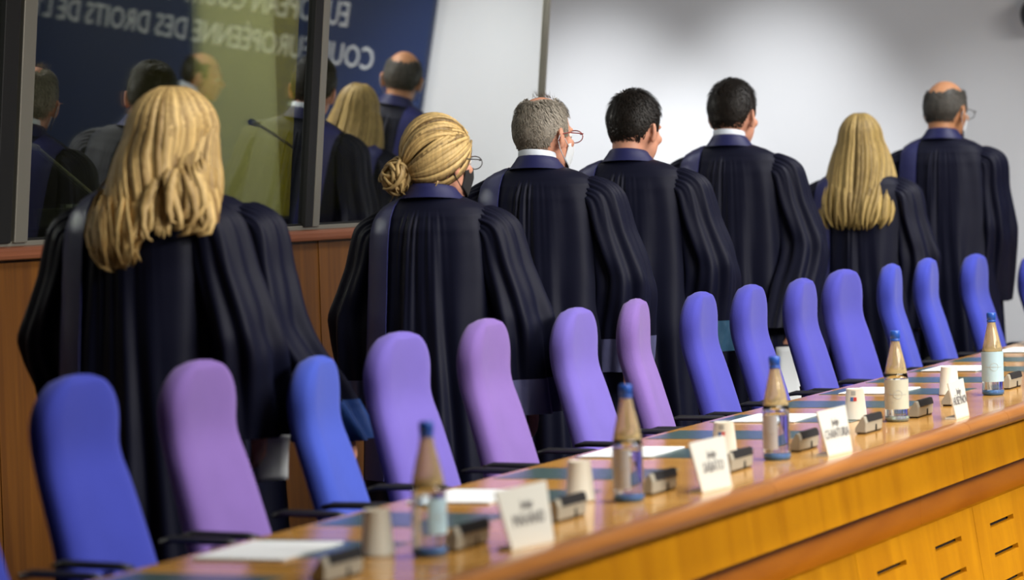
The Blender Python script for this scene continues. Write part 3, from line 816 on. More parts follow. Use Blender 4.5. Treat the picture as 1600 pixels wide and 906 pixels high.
    def shirt(s):
        k = s.k; V = []; Fc = []; n = 40; rows = [(1.51, .070), (1.540, .067), (1.558, .0655), (1.560, .0635), (1.53, .063)]
        for z, r in rows:
            for j in range(n):
                t = 2 * pi * j / n; V.append((-0.034 + r * cos(t), r * sin(t), z * k + 0.012 * (-cos(t))))
        for i in range(len(rows) - 1):
            for j in range(n): Fc.append((i * n + j, i * n + (j + 1) % n, (i + 1) * n + (j + 1) % n, (i + 1) * n + j))
        o = pydata('shirt_collar', V, Fc, M['shirt'], s.root, True); o['label'] = 'white shirt collar showing above the robe'
        return s
    # ---- short hair
    def short_hair(s, m, bald=0.0, lo=0.35, hi=0.9, n=4200, length=0.020, tuft=0, nape=-0.072, thick=0.010, crown=0.1):
        R = (0.095 + 0.004, 0.076 + 0.004, 0.101 + 0.004); c = (-0.008, 0, 0.022)
        def inhair(d, soft=0.0):
            p = (c[0] + R[0] * d[0], R[1] * d[1], c[2] + R[2] * d[2])
            az = abs(atan2(d[1], d[0]))                      # 0 front .. pi back
            if az > 1.45:
                q = min(1, (az - 1.45) / 0.95); q = q * q * (3 - 2 * q); lim = 0.030 + (nape - 0.030) * q
            elif az > 1.15: lim = -0.004
            else: lim = 0.055 + 0.02 * cos(az)
            if p[2] < lim + soft: return False
            if bald > 0:
                cx_ = Vector((crown, 0, 1)).normalized(); ang = math.acos(max(-1, min(1, Vector(d).normalized().dot(cx_))))
                if ang < bald + 0.07 * sin(5 * az) + 0.04 * sin(23 * d[1] + 9 * d[0]) - soft * 3: return False
            return True
        a = MB(); nu, nv = 96, 60; idx = {}; V = []; Fc = []
        for i in range(nv + 1):
            th = pi * i / nv
            for j in range(nu):
                ph = 2 * pi * j / nu; d = (sin(th) * cos(ph), sin(th) * sin(ph), cos(th))
                e = 1 + thick * 6 * (max(0, d[2]) ** 0.5) if not bald else 1 + 0.02
                low = 1.0
                if d[2] < -0.2: low = 1 - 0.10 * min(1, (-0.2 - d[2]) / 0.5)
                r_ = e * low + 0.012 * sin(9 * ph + 3 * th) * sin(7 * th)
                V.append((c[0] + R[0] * d[0] * r_, R[1] * d[1] * r_, c[2] + R[2] * d[2] * r_))
        for i in range(nv):
            for j in range(nu):
                th = pi * (i + .5) / nv; ph = 2 * pi * (j + .5) / nu
                if inhair((sin(th) * cos(ph), sin(th) * sin(ph), cos(th)), 0.006):
                    Fc.append((i * nu + j, (i + 1) * nu + j, (i + 1) * nu + (j + 1) % nu, i * nu + (j + 1) % nu))
        a.add(V, Fc, (lo + hi) / 2 - 0.1)
        rs = s.rs; cnt = 0
        while cnt < n:
            v = rs.randn(3); v /= np.linalg.norm(v)
            if not inhair(v): continue
            cnt += 1
            d = Vector(v); e = 1 + (thick * 6 * (max(0, d[2]) ** 0.5) if not bald else 0.02)
            if d[2] < -0.2: e *= 1 - 0.10 * min(1, (-0.2 - d[2]) / 0.5)
            p0 = Vector((c[0] + R[0] * d[0] * e, R[1] * d[1] * e, c[2] + R[2] * d[2] * e)) - d * 0.003
            if p0.z < -0.02 and d.x < 0: p0 = p0 - Vector((0, 0, 0.012 * rs.rand()))
            # comb: away from a whorl at the crown, downwards
            wh = Vector((-0.45, 0.1, 0.89)); tg = (d - wh * d.dot(wh)); tg = tg - d * tg.dot(d)
            if tg.length < 0.05: tg = Vector((rs.randn(), rs.randn(), 0))
            tg.normalize(); tg = (tg + Vector((rs.randn(), rs.randn(), rs.randn())) * 0.28); tg = (tg - d * tg.dot(d)).normalized()
            L = length * (0.6 + 0.8 * rs.rand()) * (0.75 + 0.5 * max(0, d.z)); b = d.cross(tg).normalized() * (0.0011 + 0.0009 * rs.rand())
            lift = 0.35 if d.z > 0.6 else 0.14
            p1 = p0 + tg * L * 0.5 + d * (L * lift * 0.6 + 0.002); p2 = p0 + tg * L + d * L * lift * 0.5
            tint = lo + (hi - lo) * rs.rand()
            if bald or hi > 0.9: tint += 0.25 * (-v[1])      # lighter towards the right side
            a.add([p0 - b, p0 + b, p1 + b * 0.8, p1 - b * 0.8, p2], [(0, 1, 2, 3), (3, 2, 4)], tint)
        for q in range(tuft):
            d = Vector((0.25 + 0.2 * rs.randn(), 0.22 * rs.randn(), 1)).normalized()
            p0 = Vector((c[0] + R[0] * d[0], R[1] * d[1], c[2] + R[2] * d[2])); e = Vector((-0.3 + rs.randn() * .5, rs.randn() * 0.8, 1.0)).normalized()
            L = 0.012 + 0.018 * rs.rand(); b = Vector((0, 1, 0)) * 0.0009
            a.add([p0 - b, p0 + b, p0 + e * L + Vector((0, 0.004, 0))], [(0, 1, 2)], 0.6)
        s.hmb(a); a.build('hair', M[m], s.root, False, None, True); return s
    # ---- loose long hair, falling down the back
    def long_hair(s, m, zbot, spread, wave, zright=0.0, zleft=0.0, lw=1.0, azf=0.6, n=260, curl=0.0, volume=1.0, seed=3, lo=0.1, hi=0.95, bottom_w=0.15, ragged=0.06, back=0.13):
        rs = np.random.RandomState(seed); a = MB(); hk = s.hk
        top = s.hc.z + 0.125 * hk
        def hull(az, z, lay):
            # az: 0 front, pi back; returns point on the hair mass in person space, z below top
            t = (top + 0.012 - z)
            zc = s.hc.z + 0.02
            if z > zc:
                q = (z - zc) / (top + 0.012 - zc); rr = sqrt(max(0, 1 - q * q)); rx = 0.112 * rr; ry = 0.093 * rr
            else:
                q = min(1, (zc - z) / max(0.05, (zc - zbot * 1.0)))
                rx = 0.112 + (back - 0.112) * min(1, q * 1.3); ry = 0.093 + (bottom_w - 0.093) * (q ** 0.75)
            rx *= (volume * (1 - 0.25 * lay)); ry *= (volume * (1 - 0.22 * lay))
            # narrower neck side in front
            return Vector((s.hc.x - 0.015 + rx * cos(az), s.hc.y * min(1, max(0.8, (z - zbot) / 0.35)) + ry * sin(az), z))
        for i in range(n):
            sd = rs.choice([-1, 1]); u = rs.rand()
            az = pi + sd * (u ** 0.9) * spread
            lay = rs.rand() ** 1.6
            zb = zbot + zright * max(0, min(1, (az - pi - 0.1) / 0.7)) + zleft * max(0, min(1, (pi - az - 0.9) / 0.6)) + ragged * rs.rand() * (0.3 + 1.2 * abs(az - pi) / spread) + 0.03 * lay
            K = 22; pts = []; fl = []; rad = []
            ph = rs.rand() * 6; ph2 = az * 2.5 + rs.randn() * 0.22; docurl = rs.rand() < 0.25; wz = 0.0
            azend = pi + (az - pi) * azf
            curldir = rs.choice([-1, 1])
            for q in range(K):
                t = q / (K - 1)
                z = (top + 0.008) - (top + 0.008 - zb) * (t ** 1.35)
                azt = az + (azend - az) * max(0, (t - 0.4) / 0.6) ** 1.3
                # from the parting
                azt = pi / 2 * sd + (azt - pi / 2 * sd if sd > 0 else azt + pi / 2 - 2 * pi * 0) * 1.0 if False else azt
                p = hull(azt, z, lay)
                wv = wave * max(0, t - 0.3) / 0.7
                out = Vector((cos(azt), sin(azt), 0)); side = Vector((-sin(azt), cos(azt), 0))
                p = p + side * (wv * sin(8 * t + ph2)) + out * (wv * 0.6 * cos(8 * t + ph2))
                if curl and t > 0.72 and docurl:
                    cc = (t - 0.72) / 0.28; p = p + side * curldir * curl * sin(cc * 5 + ph) * cc + out * curl * (1 - cos(cc * 5)) * 0.5 + Vector((0, 0, curl * 0.9 * sin(cc * 6)))
                pts.append(p); fl.append(out)
                w_ = lw * (0.0095 + 0.006 * u) * (0.55 + 0.45 * min(1, t / 0.3)) * (1 - 0.8 * max(0, (t - 0.86) / 0.14))
                rad.append((0.0032 * (1 - 0.6 * t), w_))
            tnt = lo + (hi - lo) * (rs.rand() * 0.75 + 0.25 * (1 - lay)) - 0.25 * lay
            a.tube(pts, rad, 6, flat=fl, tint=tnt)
        # inner mass so no scalp or gaps show
        V = []; Fc = []; nz = 26; na = 40
        R3 = s.headR
        for i in range(nz):
            t = i / (nz - 1); z = (top + 0.002) - (top - zbot - ragged * 0.8 - max(zright, zleft) - 0.05) * t
            for j in range(na):
                az = pi - spread * 0.95 + 2 * spread * 0.95 * j / (na - 1)
                aze = pi + (az - pi) * (1 - 0.3 * t)
                V.append(hull(aze, z, 0.55) + Vector((0.0, 0, 0)))
        for i in range(nz - 1):
            for j in range(na - 1): Fc.append((i * na + j, (i + 1) * na + j, (i + 1) * na + j + 1, i * na + j + 1))
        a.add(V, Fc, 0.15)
        # turn with the head, less towards the tips
        yaw = atan2(s.headR[1][0], s.headR[0][0]); nv_ = []
        for v in a.V:
            f = min(1, max(0.25, (v[2] - (s.hc.z - 0.35)) / 0.35)); c_, sn = cos(yaw * f), sin(yaw * f)
            x, y = v[0] - s.piv.x, v[1] - s.piv.y
            nv_.append((s.piv.x + c_ * x - sn * y, s.piv.y + sn * x + c_ * y, v[2]))
        a.V = nv_
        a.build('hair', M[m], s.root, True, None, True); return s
    # ---- updo with a low bun
    def updo(s, m):
        rs = s.rs; a = MB()
        R = Vector((0.095 + 0.006, 0.076 + 0.006, 0.101 + 0.008)); c = Vector((-0.008, 0, 0.022))
        bun = Vector((-0.105, 0.050, -0.030))
        nu, nv = 64, 40; V = []; Fc = []
        for i in range(nv + 1):
            for j in range(nu):
                th = pi * i / nv; ph = 2 * pi * j / nu; d = Vector((sin(th) * cos(ph), sin(th) * sin(ph), cos(th)))
                V.append(c + Vector((R.x * d.x, R.y * d.y, R.z * d.z)))
        for i in range(nv):
            for j in range(nu):
                th = pi * (i + .5) / nv; ph = 2 * pi * (j + .5) / nu; d = (sin(th) * cos(ph), sin(th) * sin(ph), cos(th)); az = abs(atan2(d[1], d[0])); z = c.z + R.z * d[2]
                lim = -0.070 if az > 1.9 else (0.015 if az > 1.35 else 0.045)
                if z > lim: Fc.append((i * nu + j, (i + 1) * nu + j, (i + 1) * nu + (j + 1) % nu, i * nu + (j + 1) % nu))
        a.add(V, Fc, -0.15)
        def onhead(d, off):
            d = d.normalized(); return c + Vector((R.x * d.x, R.y * d.y, R.z * d.z)) + d * off
        bd = Vector(((bun.x - c.x) / R.x, (bun.y - c.y) / R.y, (bun.z - c.z) / R.z)).normalized()
        for i in range(210):
            # start points along the hairline, front/top/right side
            q = rs.rand()
            az = -2.0 + 4.0 * rs.rand(); el = 0.30 + 0.95 * rs.rand()
            if rs.rand() < 0.45: az = -(0.9 + 1.1 * rs.rand()); el = 0.10 + 0.7 * rs.rand()
            d0 = Vector((cos(el) * cos(az), cos(el) * sin(az), sin(el)))
            K = 14; pts = []; fl = []; rad = []
            sag = 0.25 * rs.randn(); axis = d0.cross(bd).normalized(); ang = d0.angle(bd); off = 0.004 + 0.010 * rs.rand()
            for t_ in range(K):
                t = t_ / (K - 1); d = Matrix.Rotation(ang * t, 3, axis) @ d0
                d = (d + Vector((0, 0, 0.22 * sin(pi * t) * (1 if el > 0.5 else -0.6))) + axis * 0.14 * sag * sin(pi * t)).normalized()
                pts.append(onhead(d, off + 0.011 * sin(pi * t) * (el > 0.6) + 0.004 * (t > 0.9))); fl.append(d)
                rad.append((0.0028, (0.0055 + 0.003 * q) * (0.8 + 0.4 * sin(pi * t)) * (1 - 0.5 * max(0, t - 0.8) / 0.2)))
            low = d0.z < 0.35 and d0.x < 0
            a.tube(pts, rad, 6, flat=fl, tint=(0.12 if rs.rand() < 0.3 else 0.58) + 0.35 * rs.rand())
        for i in range(60):   # darker hair swept up from the nape
            az = pi + (rs.rand() - 0.5) * 1.9; d0 = Vector((cos(az), sin(az), -0.75 + 0.2 * rs.rand())).normalized(); axis = d0.cross(bd)
            if axis.length < 1e-3: continue
            axis.normalize(); ang = d0.angle(bd); pts = []; fl = []; rad = []
            for t_ in range(9):
                t = t_ / 8; d = Matrix.Rotation(ang * t, 3, axis) @ d0; pts.append(onhead(d, 0.004)); fl.append(d); rad.append((0.0025, 0.005))
            a.tube(pts, rad, 6, flat=fl, tint=0.0 + 0.15 * rs.rand())
        # bun: coiled locks
        for i in range(64):
            r_ = 0.014 + 0.030 * rs.rand(); ax = (Vector((-1, 0.45, 0.1)) + Vector((rs.randn(), rs.randn(), rs.randn())) * 0.45).normalized()
            e1 = ax.orthogonal().normalized(); e2 = ax.cross(e1); ph = rs.rand() * 6; cc = bun + Vector((-0.014, 0.006, 0)) + ax * 0.012 * rs.randn() + Vector((0, 0, -0.010 * rs.rand()))
            pts = [cc + (e1 * cos(ph + t) + e2 * sin(ph + t) * 1.15) * r_ * (1 + 0.1 * sin(2 * t)) for t in np.linspace(0, 4.4, 14)]
            a.tube(pts, [(0.0035, 0.0065 * (0.5 + sin(pi * k_ / 13))) for k_ in range(14)], 6, flat=[(p - cc) for p in pts], tint=0.35 + 0.5 * rs.rand())
        for i in range(24):   # stray ends
            p0 = bun + Vector((-0.02 + 0.02 * rs.randn(), 0.022 * rs.randn(), -0.01)); ln = 0.03 + 0.055 * rs.rand(); dx, dy = rs.randn() * 0.25, rs.randn() * 0.5
            if i < 5: p0 = Vector((-0.075, -0.01 + 0.03 * rs.randn(), -0.05)); 
            pts = [p0 + Vector((dx * ln * t, dy * ln * t * t + 0.006 * sin(5 * t + i), -ln * t)) for t in np.linspace(0, 1, 9)]
            a.tube(pts, [0.0022 * (1 - 0.8 * k_ / 8) for k_ in range(9)], 5, tint=0.75)
        s.hmb(a); a.build('hair', M[m], s.root, True, None, True); return s
    def glasses(s, m):
        t_ = MB()
        for sd in (-1, 1):
            t_.tube([(0.104 - 0.006 * cos(t), sd * 0.034 + 0.026 * cos(t), 0.0 + 0.019 * sin(t)) for t in np.linspace(0, 2 * pi, 21)], 0.0016, 6, cap=False)
            t_.tube([(0.100, sd * 0.060, 0.006), (0.092, sd * 0.078, 0.008), (0.02, sd * 0.086, 0.012), (-0.012, sd * 0.090, 0.008), (-0.030, sd * 0.088, -0.012)], 0.0018, 6)
        t_.tube([(0.106, -0.009, 0.006), (0.109, 0, 0.009), (0.106, 0.009, 0.006)], 0.0016, 6)
        s.hmb(t_); t_.build('glasses', M[m], s.root, True)
        return s
    def mask(s, m):
        V = []; Fc = []; nu, nv = 20, 14
        for i in range(nv + 1):
            for j in range(nu + 1):
                az = -1.25 + 2.5 * j / nu; v = i / nv; z = -0.014 - 0.092 * v
                bul = 0.020 * cos(az) ** 2 * (1 - abs(v - 0.35) * 0.9)
                rx = 0.088 - 0.02 * v * v + bul; ry = 0.069 - 0.012 * v
                V.append((0.012 + rx * cos(az), ry * sin(az), z * (1 - 0.25 * (abs(az) / 1.25) ** 2) - 0.012 * (abs(az) / 1.25) ** 2 * (1 - 2 * v)))
        for i in range(nv):
            for j in range(nu): Fc.append((i * (nu + 1) + j, (i + 1) * (nu + 1) + j, (i + 1) * (nu + 1) + j + 1, i * (nu + 1) + j + 1))
        a = MB(); a.add(V, Fc); s.hmb(a); o = a.build('face_mask', M[m], s.root, True)
        so = o.modifiers.new('so', 'SOLIDIFY'); so.thickness = 0.002
        a = MB()
        for sd in (-1, 1):
            a.tube([(0.036, sd * 0.069, -0.030), (0.010, sd * 0.082, -0.012), (-0.020, sd * 0.090, 0.012), (-0.030, sd * 0.088, -0.010), (-0.018, sd * 0.082, -0.034), (0.030, sd * 0.062, -0.080)], 0.0014, 6)
        s.hmb(a); st = a.build('mask_strap', M[m], s.root, True)
        return s

def held_sheet(x, y, z, rz, label, wd=0.21, hg=0.297, tilt=0.0, m='paper', folded=False):
    a = MB(); n = 10
    V = []; Fc = []
    for i in range(n + 1):
        for j in range(5):
            u_ = j / 4 - 0.5; v_ = i / n
            V.append((u_ * wd, 0.012 * sin(v_ * 3) + 0.01 * u_ * v_, -v_ * hg))
    for i in range(n):
        for j in range(4): Fc.append((i * 5 + j, (i + 1) * 5 + j, (i + 1) * 5 + j + 1, i * 5 + j + 1))
    o = pydata('paper_sheet', V, Fc, M[m], None, True); o.location = (x, y, z); o.rotation_euler = (tilt, 0.0, rz)
    so = o.modifiers.new('so', 'SOLIDIFY'); so.thickness = 0.004
    tag(o, label, 'paper'); return o

p1 = Person(6.79, 4.05, 1.757, 'woman with long wavy blonde hair in a dark robe, seen from behind at far left', wide=1.0, hy=-0.085, wz=0.05, win=-0.01, wx=0.03, female=True, yaw=radians(-14), elbow=0.27, seed=1)
p1.body().robe(cuff='cuff', cuff_side=(1,), band_bottom=0.6, band_y=(0.095, 0.185))
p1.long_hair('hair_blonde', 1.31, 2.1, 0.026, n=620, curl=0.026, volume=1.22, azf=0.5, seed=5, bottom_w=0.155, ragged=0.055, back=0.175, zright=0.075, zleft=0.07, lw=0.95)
pb = Person(7.36, 4.26, 1.74, 'robed person behind the woman with wavy blonde hair, only the right sleeve showing', yaw=radians(5), pitch=radians(20), seed=2, elbow=0.26, hy=0.05, win=-0.13, wx=0.12, wz=-0.01)
pb.body().robe(cuff='cuff_blue').short_hair('hair_black')
p2 = Person(8.60, 4.09, 1.695, 'robed woman with blonde hair in a loose low bun and a black face mask', wide=1.0, win=-0.035, female=True, yaw=radians(-24), elbow=0.27, seed=3)
p2.body().robe(cuff='cuff').updo('hair_updo').glasses('grey_frame').mask('mask_black')
p3 = Person(9.83, 4.27, 1.795, 'robed man with thinning grey hair, red glasses and white shirt collar', yaw=radians(-20), seed=4, elbow=0.29, wide=1.04)
p3.body().robe().shirt().short_hair('hair_grey', bald=0.55, crown=0.0, lo=0.25, hi=0.95, tuft=60, n=5200).glasses('red_frame').mask('mask_white')
p4 = Person(10.68, 4.27, 1.82, 'robed man with short dark hair and no shirt collar, right of the grey haired man', yaw=radians(-14), pitch=radians(6), seed=5, elbow=0.29, wide=1.05)
p4.body().robe(cuff='cuff_teal').short_hair('hair_black', lo=0.2, hi=0.9, thick=0.014, tuft=90, length=0.026)
p5 = Person(11.95, 4.33, 1.885, 'black haired robed man with white shirt collar, beside the straight haired woman', skin='skin', yaw=radians(-10), seed=6, elbow=0.29, wide=1.03, win=-0.01, wx=-0.15)
p5.body().robe(cuff_side=()).shirt().short_hair('hair_black', thick=0.012, tuft=60, length=0.024)
p6 = Person(12.9, 4.08, 1.745, 'woman with long straight dark blonde hair in a dark robe, left of the bald man', female=True, yaw=radians(4), seed=7, elbow=0.25)
p6.body().robe(cuff_side=(1,)).long_hair('hair_long', 1.245, 2.1, 0.006, n=340, curl=0.012, volume=1.06, azf=0.42, seed=9, bottom_w=0.20, ragged=0.05, back=0.20)
p7 = Person(13.66, 3.92, 1.905, 'bald robed man with a grey hair fringe, glasses and white mask, at far right', skin='skin_tan', yaw=radians(-16), pitch=radians(4), seed=8, elbow=0.235, wide=0.97)
p7.body().robe(cuff_side=(1,)).short_hair('hair_darkgrey', bald=0.95, crown=-0.08, lo=0.1, hi=0.8, n=4200, length=0.016).glasses('grey_frame').mask('mask_white')

# man standing in the hall, seen only as a reflection in the booth glass
def suit_man(x, y, H, rz):
    p = Person(x, y, H, 'balding man in a dark suit, seen in profile as a reflection in the glass', yaw=0.0, seed=12, elbow=0.22, rz=rz)
    p.body(); p.T = p.tab(); k = p.k
    p.T = [(z, a_ * 0.93 if a_ > .1 else a_, b_ * 0.92) for z, a_, b_ in p.T]
    V = []; Fc = []; n = 64; zs = np.linspace(1.49, 0.78, 40) * k
    for z in zs:
        for j in range(n): V.append(p.surf(z, 2 * pi * j / n, False))
    for i in range(len(zs) - 1):
        for j in range(n): Fc.append((i * n + j, (i + 1) * n + j, (i + 1) * n + (j + 1) % n, i * n + (j + 1) % n))
    pydata('jacket', V, Fc, M['suit'], p.root, True)
    for sd in (-1, 1):
        S, E, Wr = p.joints(sd); a = MB(); a.tube([S + Vector((0, -sd * 0.02, 0.02)), S, S * 0.5 + E * 0.5, E, Wr], [0.06, 0.068, 0.063, 0.055, 0.042], 18); a.build('sleeve', M['suit'], p.root, True)
    p.shirt(); p.short_hair('hair_black', bald=1.0, crown=0.3, n=2500, length=0.014)
    return p
suit_man(14.9, 2.08, 1.66, radians(66))

# held papers
def at_hand(p, sd): 
    c = p.root.matrix_basis @ p.hands[sd][0]; return c
bpy.context.view_layer.update()
h = at_hand(p5, -1); held_sheet(11.80, 4.055, 0.80, radians(-60), 'white sheet hanging from a hand between two blue chairs in the middle right', 0.11, 0.24, 0.08)
h = at_hand(p1, -1); held_sheet(h.x + 0.05, h.y - 0.03, h.z + 0.05, radians(-50), 'folded pale grey papers held at the wavy haired woman’s right sleeve', 0.10, 0.13, 0.3)
h = at_hand(p2, 1); held_sheet(h.x, h.y, h.z + 0.03, radians(-70), 'thin white papers held in the left hand of the bun haired woman', 0.06, 0.16, 0.1)
h = at_hand(p6, -1); held_sheet(h.x - 0.02, h.y + 0.10, h.z + 0.06, radians(-80), 'white papers held by the woman with long straight hair', 0.08, 0.2, 0.1)

# ------------------------------------------------------------------ things on the bench
TZ = 0.7405
# paper sheets (four corners on the table)
for cx_, cy_, rz, lab in ((5.630, 3.095, 0.06, 'white paper sheets on the bench before the purple chair, nearest the lower left'),
                          (6.705, 3.125, 0.06, 'white paper sheets on the bench just left of the nearest name card'),
                          (7.855, 3.165, 0.05, 'white paper sheets on the bench behind the second bottle from the left'),
                          (9.00, 3.145, 0.03, 'white paper sheets on the bench behind the middle bottle'),
                          (10.15, 3.165, 0.03, 'white paper sheets on the bench behind the cream labelled bottle'),
                          (11.28, 3.205, 0.02, 'white paper sheets on the bench left of the blue labelled bottle'),
                          (12.42, 3.23, 0.0, 'white paper sheets on the bench at the right edge of the picture')):
    a = MB()
    for q in range(3):
        dx, dr = random.uniform(-.006, .006), random.uniform(-.02, .02); c_, s_ = cos(dr), sin(dr)
        z0 = 0.0012 * q
        V = []
        for zz in (z0, z0 + 0.0009):
            for (x, y) in ((-.148, -.105), (.148, -.105), (.148, .105), (-.148, .105)): V.append((c_ * x - s_ * y + dx, s_ * x + c_ * y, zz))
        a.add(V, [(0, 3, 2, 1), (4, 5, 6, 7), (0, 1, 5, 4), (1, 2, 6, 5), (2, 3, 7, 6), (3, 0, 4, 7)])
    o = a.build('paper_sheets', M['paper'], None); o.location = (cx_, cy_, TZ + 0.0012); o.rotation_euler = (0, 0, rz)
    tag(o, lab, 'paper', 'paper sheets laid out along the bench')

# bottles
def profile():
    return [(0.0, 0.0), (0.031, 0.0), (0.035, 0.004), (0.036, 0.012), (0.036, 0.118), (0.0358, 0.130), (0.034, 0.145), (0.0295, 0.170), (0.0235, 0.196), (0.0180, 0.218), (0.0145, 0.235), (0.0128, 0.248), (0.0128, 0.262)]
def bottle(x, y, label, base, lab_m, lab_a0, lab_a1, level, lab_z=(0.045, 0.118), k=1.0):
    t = thing('water_bottle', label, 'bottle', (x, y, TZ), 0, 'water bottles along the bench')
    pr = profile(); a = MB()
    inner = [(max(r - 0.0028, 0.0), z + (0.006 if z < 0.02 else 0)) for r, z in pr]
    cut = next(i for i, (r, z) in enumerate(pr) if z >= 0.145)
    a.lathe(pr[:cut + 1] + inner[:cut + 1][::-1], 36); a.build('glass', M['glass_tint'], t, True)
    a = MB(); a.lathe(pr[cut:] + inner[cut:][::-1] + [pr[cut]], 36); a.build('neck', M['glass_neck_lit'], t, True)
    # water body
    wp = [(0.0, 0.0075)] + [(r - 0.0034, z + 0.0065) for r, z in pr[1:4]]
    for r, z in pr[4:]:
        if z < level: wp.append((r - 0.0034, z))
    def rad_at(z):
        for (r0_, z0_), (r1_, z1_) in zip(pr, pr[1:]):
            if z0_ <= z <= z1_ and z1_ > z0_: return r0_ + (r1_ - r0_) * (z - z0_) / (z1_ - z0_)
        return 0.012
    wp += [(rad_at(level) - 0.0034, level), (0.0, level)]
    a = MB(); a.lathe(wp, 32); a.build('water', M['water'], t, True)
    a = MB(); a.lathe([(0.0, 0.0), (0.0315, 0.0), (0.0362, 0.004), (0.0368, 0.014), (0.0362, 0.017), (0.0, 0.017)], 32); o = a.build('bottle_foot', M[base], t, True)
    # cap
    a = MB(); a.lathe([(0.0, 0.274), (0.0135, 0.274), (0.0152, 0.271), (0.0152, 0.252), (0.0135, 0.251), (0.0140, 0.249), (0.0150, 0.248), (0.0150, 0.243), (0.0135, 0.242)], 28); a.build('cap', M['cap'], t, True)
    # label
    n = 26; V = []; Fc = []
    for z in lab_z:
        for j in range(n + 1):
            t_ = lab_a0 + (lab_a1 - lab_a0) * j / n; V.append((0.0364 * cos(t_), 0.0364 * sin(t_), z))
    for j in range(n): Fc.append((j, j + 1, n + 2 + j, n + 1 + j))
    lb = pydata('bottle_label', V, Fc, M[lab_m], t, True)
    # ring emblem printed on the label
    am = (lab_a0 + lab_a1) / 2; a = MB(); zc = sum(lab_z) / 2
    pts = [((0.0368) * cos(am + 0.36 * cos(q)), 0.0368 * sin(am + 0.36 * cos(q)), zc + 0.013 * sin(q)) for q in np.linspace(0, 2 * pi, 25)]
    a.tube(pts, 0.0006, 5, cap=False)
    pts = [((0.0368) * cos(am + q), 0.0368 * sin(am + q), zc) for q in np.linspace(-0.8, 0.8, 20)]
    a.tube(pts, 0.0007, 5)
    a.build('emblem', M['print_grey'], lb)
    return t
vd = AZ + pi      # direction towards the camera
bottle(5.63, 2.72, 'blue capped water bottle with blue tinted label, nearest, at lower left', 'glass_base_blue', 'label_blue', vd + 0.0, vd + 1.9, 0.144)
bottle(6.67, 2.70, 'blue capped water bottle with pale label turned aside, second from the left', 'glass_base_blue', 'label_pale', vd - 1.9, vd + 0.1, 0.125, (0.03, 0.125))
bottle(7.70, 2.69, 'blue capped water bottle with pale label, middle one of the five', 'glass_base_blue', 'label_pale', vd - 1.9, vd + 0.0, 0.125, (0.03, 0.118))
bottle(8.92, 2.73, 'clear based water bottle with cream label, second from the right', 'glass_base_clear', 'label_cream', vd - 1.6, vd + 1.6, 0.144, (0.038, 0.128))
bottle(9.98, 2.72, 'blue capped water bottle with light blue label, farthest right', 'glass_base_blue', 'label_blue', vd - 1.6, vd + 1.6, 0.144, (0.045, 0.145))

# upturned paper cups
def cup(x, y, label, logo=False):
    t = thing('paper_cup', label, 'cup', (x, y, TZ), AZ + pi, 'upturned paper cups on the bench')
    a = MB(); a.lathe([(0.0345, 0.0), (0.0365, 0.001), (0.0365, 0.004), (0.0350, 0.005), (0.0270, 0.093), (0.0262, 0.095), (0.0250, 0.095), (0.0248, 0.091), (0.0, 0.091)], 32)
    a.build('cup_wall', M['cup'], t, True)
    a = MB(); a.tube([(0.0345 * cos(q), 0.0345 * sin(q), 0.002) for q in np.linspace(0, 2 * pi, 33)], 0.0018, 6, cap=False); a.build('rim', M['cup'], t, True)
    if logo:
        for nm, a0, a1, z0, z1, m_ in (('logo', -0.62, -0.30, 0.058, 0.070, 'print_blue'), ('logo', -0.28, 0.04, 0.058, 0.070, 'print_red'), ('logo', -0.55, -0.05, 0.076, 0.089, 'print_grey')):
            V = []; Fc = []; n = 8
            for z in (z0, z1):
                r = 0.0350 - 0.0080 * (z - 0.005) / 0.088 + 0.0006
                for j in range(n + 1): V.append((r * cos(a0 + (a1 - a0) * j / n), r * sin(a0 + (a1 - a0) * j / n), z))
            for j in range(n): Fc.append((j, j + 1, n + 2 + j, n + 1 + j))
            pydata(nm, V, Fc, M[m_], t)
cup(5.61, 2.83, 'plain upturned white paper cup left of the nearest bottle')
cup(6.66, 2.82, 'plain upturned white paper cup left of the second bottle')
cup(7.76, 2.86, 'upturned paper cup with blue and red logo left of the middle bottle', True)
cup(8.98, 2.88, 'upturned paper cup with blue and red logo left of the cream labelled bottle', True)
cup(9.98, 2.87, 'plain upturned white paper cup behind the farthest name card')

# conference microphone units
def mic(x, y, label, rz=0.0):
    t = thing('microphone_unit', label, 'microphone unit', (x, y, TZ), rz, 'grey conference units along the bench')
    L = 0.162
    P = [(-0.012, 0.004), (-0.014, 0.032), (-0.009, 0.050), (-0.003, 0.051), (0.020, 0.016), (0.020, 0.004)]
    V = [(-L / 2, p[0], p[1]) for p in P] + [(L / 2, p[0], p[1]) for p in P]; n = len(P)
    Fc = [(j, (j + 1) % n, n + (j + 1) % n, n + j) for j in range(n)] + [tuple(range(n))[::-1], tuple(range(n, 2 * n))]
    bevel(pydata('housing', V, Fc, M['mic_grey'], t), 0.002)
    G = [(-0.0155, 0.033), (-0.0105, 0.0522), (-0.002, 0.0532), (0.007, 0.037), (0.003, 0.034), (-0.010, 0.032)]
    x0, x1 = -L / 2 + 0.022, L / 2 + 0.001; V = [(x0, p[0], p[1]) for p in G] + [(x1, p[0], p[1]) for p in G]; n = len(G)
    Fc = [(j, (j + 1) % n, n + (j + 1) % n, n + j) for j in range(n)] + [tuple(range(n))[::-1], tuple(range(n, 2 * n))]
    pydata('grille', V, Fc, M['mic_dark'], t)
    boxo('slot', M['black'], 0.014, 0.021, -0.0155, -0.010, 0.004, 0.022, t)
    boxo('foot', M['black'], -L / 2 + 0.008, L / 2 - 0.006, -0.010, 0.017, 0.0, 0.005, t)
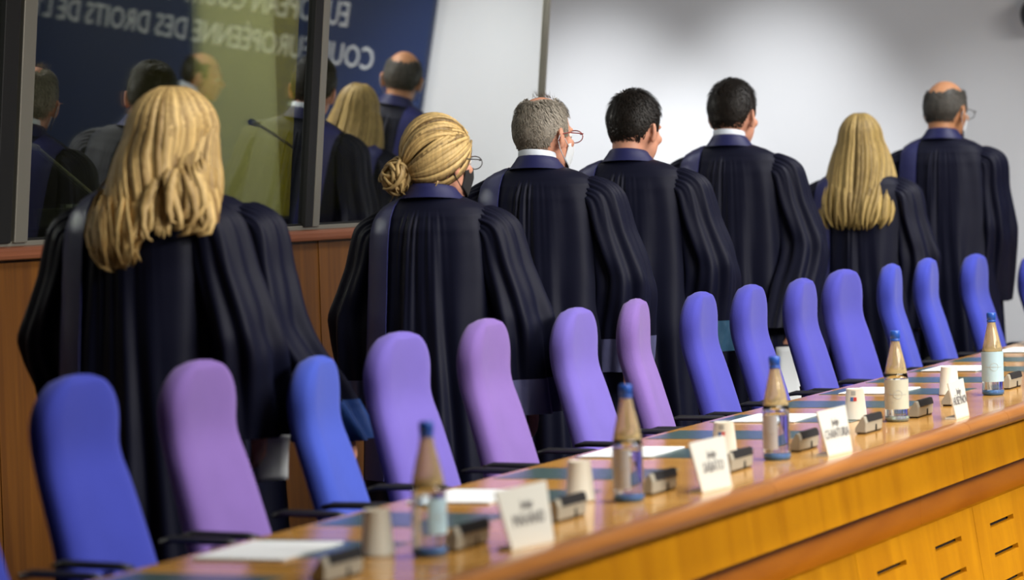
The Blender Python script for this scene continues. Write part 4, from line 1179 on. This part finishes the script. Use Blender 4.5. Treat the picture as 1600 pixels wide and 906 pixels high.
for x, y, lab in ((5.26, 2.74, 'grey conference unit cut by the bottom edge, left of the nearest paper cup'),
                  (5.77, 2.70, 'grey conference unit right of the nearest bottle'),
                  (6.30, 2.70, 'grey conference unit right of the nearest name card'),
                  (6.87, 2.70, 'grey conference unit right of the second bottle'),
                  (7.42, 2.70, 'grey conference unit right of the second name card'),
                  (7.99, 2.71, 'grey conference unit right of the middle bottle'),
                  (8.55, 2.70, 'grey conference unit right of the third name card'),
                  (9.11, 2.71, 'grey conference unit right of the cream labelled bottle'),
                  (9.58, 2.74, 'grey conference unit half hidden behind the farthest name card'),
                  (10.30, 2.74, 'grey conference unit right of the farthest bottle')):
    mic(x, y, lab)

# name cards
def card(x, y, rz, wt, hg, name, label, s1='Judge'):
    t = thing('name_card', label, 'name card', (x, y, TZ), rz, 'white name cards on the bench')
    wb = wt * 0.74; lean = radians(9); th = 0.004
    def P(xl, zl, off=0.0): return (xl, sin(lean) * zl + off * cos(lean), cos(lean) * zl - off * sin(lean) + 0.004)
    V = [P(-wb / 2, 0), P(wt / 2 - 0.006, 0), P(wt / 2, hg), P(-wt / 2, hg * 0.97)]
    V += [P(-wb / 2, 0, th), P(wt / 2 - 0.006, 0, th), P(wt / 2, hg, th), P(-wt / 2, hg * 0.97, th)]
    fp = pydata('card_face', V, [(0, 1, 2, 3), (7, 6, 5, 4), (0, 4, 5, 1), (1, 5, 6, 2), (2, 6, 7, 3), (3, 7, 4, 0)], M['plate'], t)
    boxo('card_foot', M['plate'], -wb / 2, wt / 2 - 0.006, 0.0, 0.035, 0.0, 0.006, t)
    def q(sx, body, zc, size, nm):
        Mx = Matrix.Translation(P(0.008, zc, -0.0012)) @ Matrix.Rotation(pi / 2 - lean, 4, 'X')
        text('lettering', body, size, M['ink'], fp, Mx, sx, 0.0003, 'CENTER')
    q(0.85, s1, hg * 0.62, 0.026, 'a'); q(0.80, name, hg * 0.34, 0.036, 'b')
card(5.80, 2.57, radians(-8), 0.20, 0.125, 'MAHAND', 'white name card nearest the camera, right of the nearest bottle')
card(6.93, 2.58, radians(-7), 0.185, 0.122, 'SABATO', 'white name card between the second bottle and the middle bottle')
card(7.86, 2.57, radians(-5), 0.195, 0.122, 'CHANTURIA', 'white name card in front of the third paper cup with logo')
card(9.05, 2.565, radians(0), 0.17, 0.112, 'HÜSEYNOV', 'farthest white name card, in front of a plain paper cup')
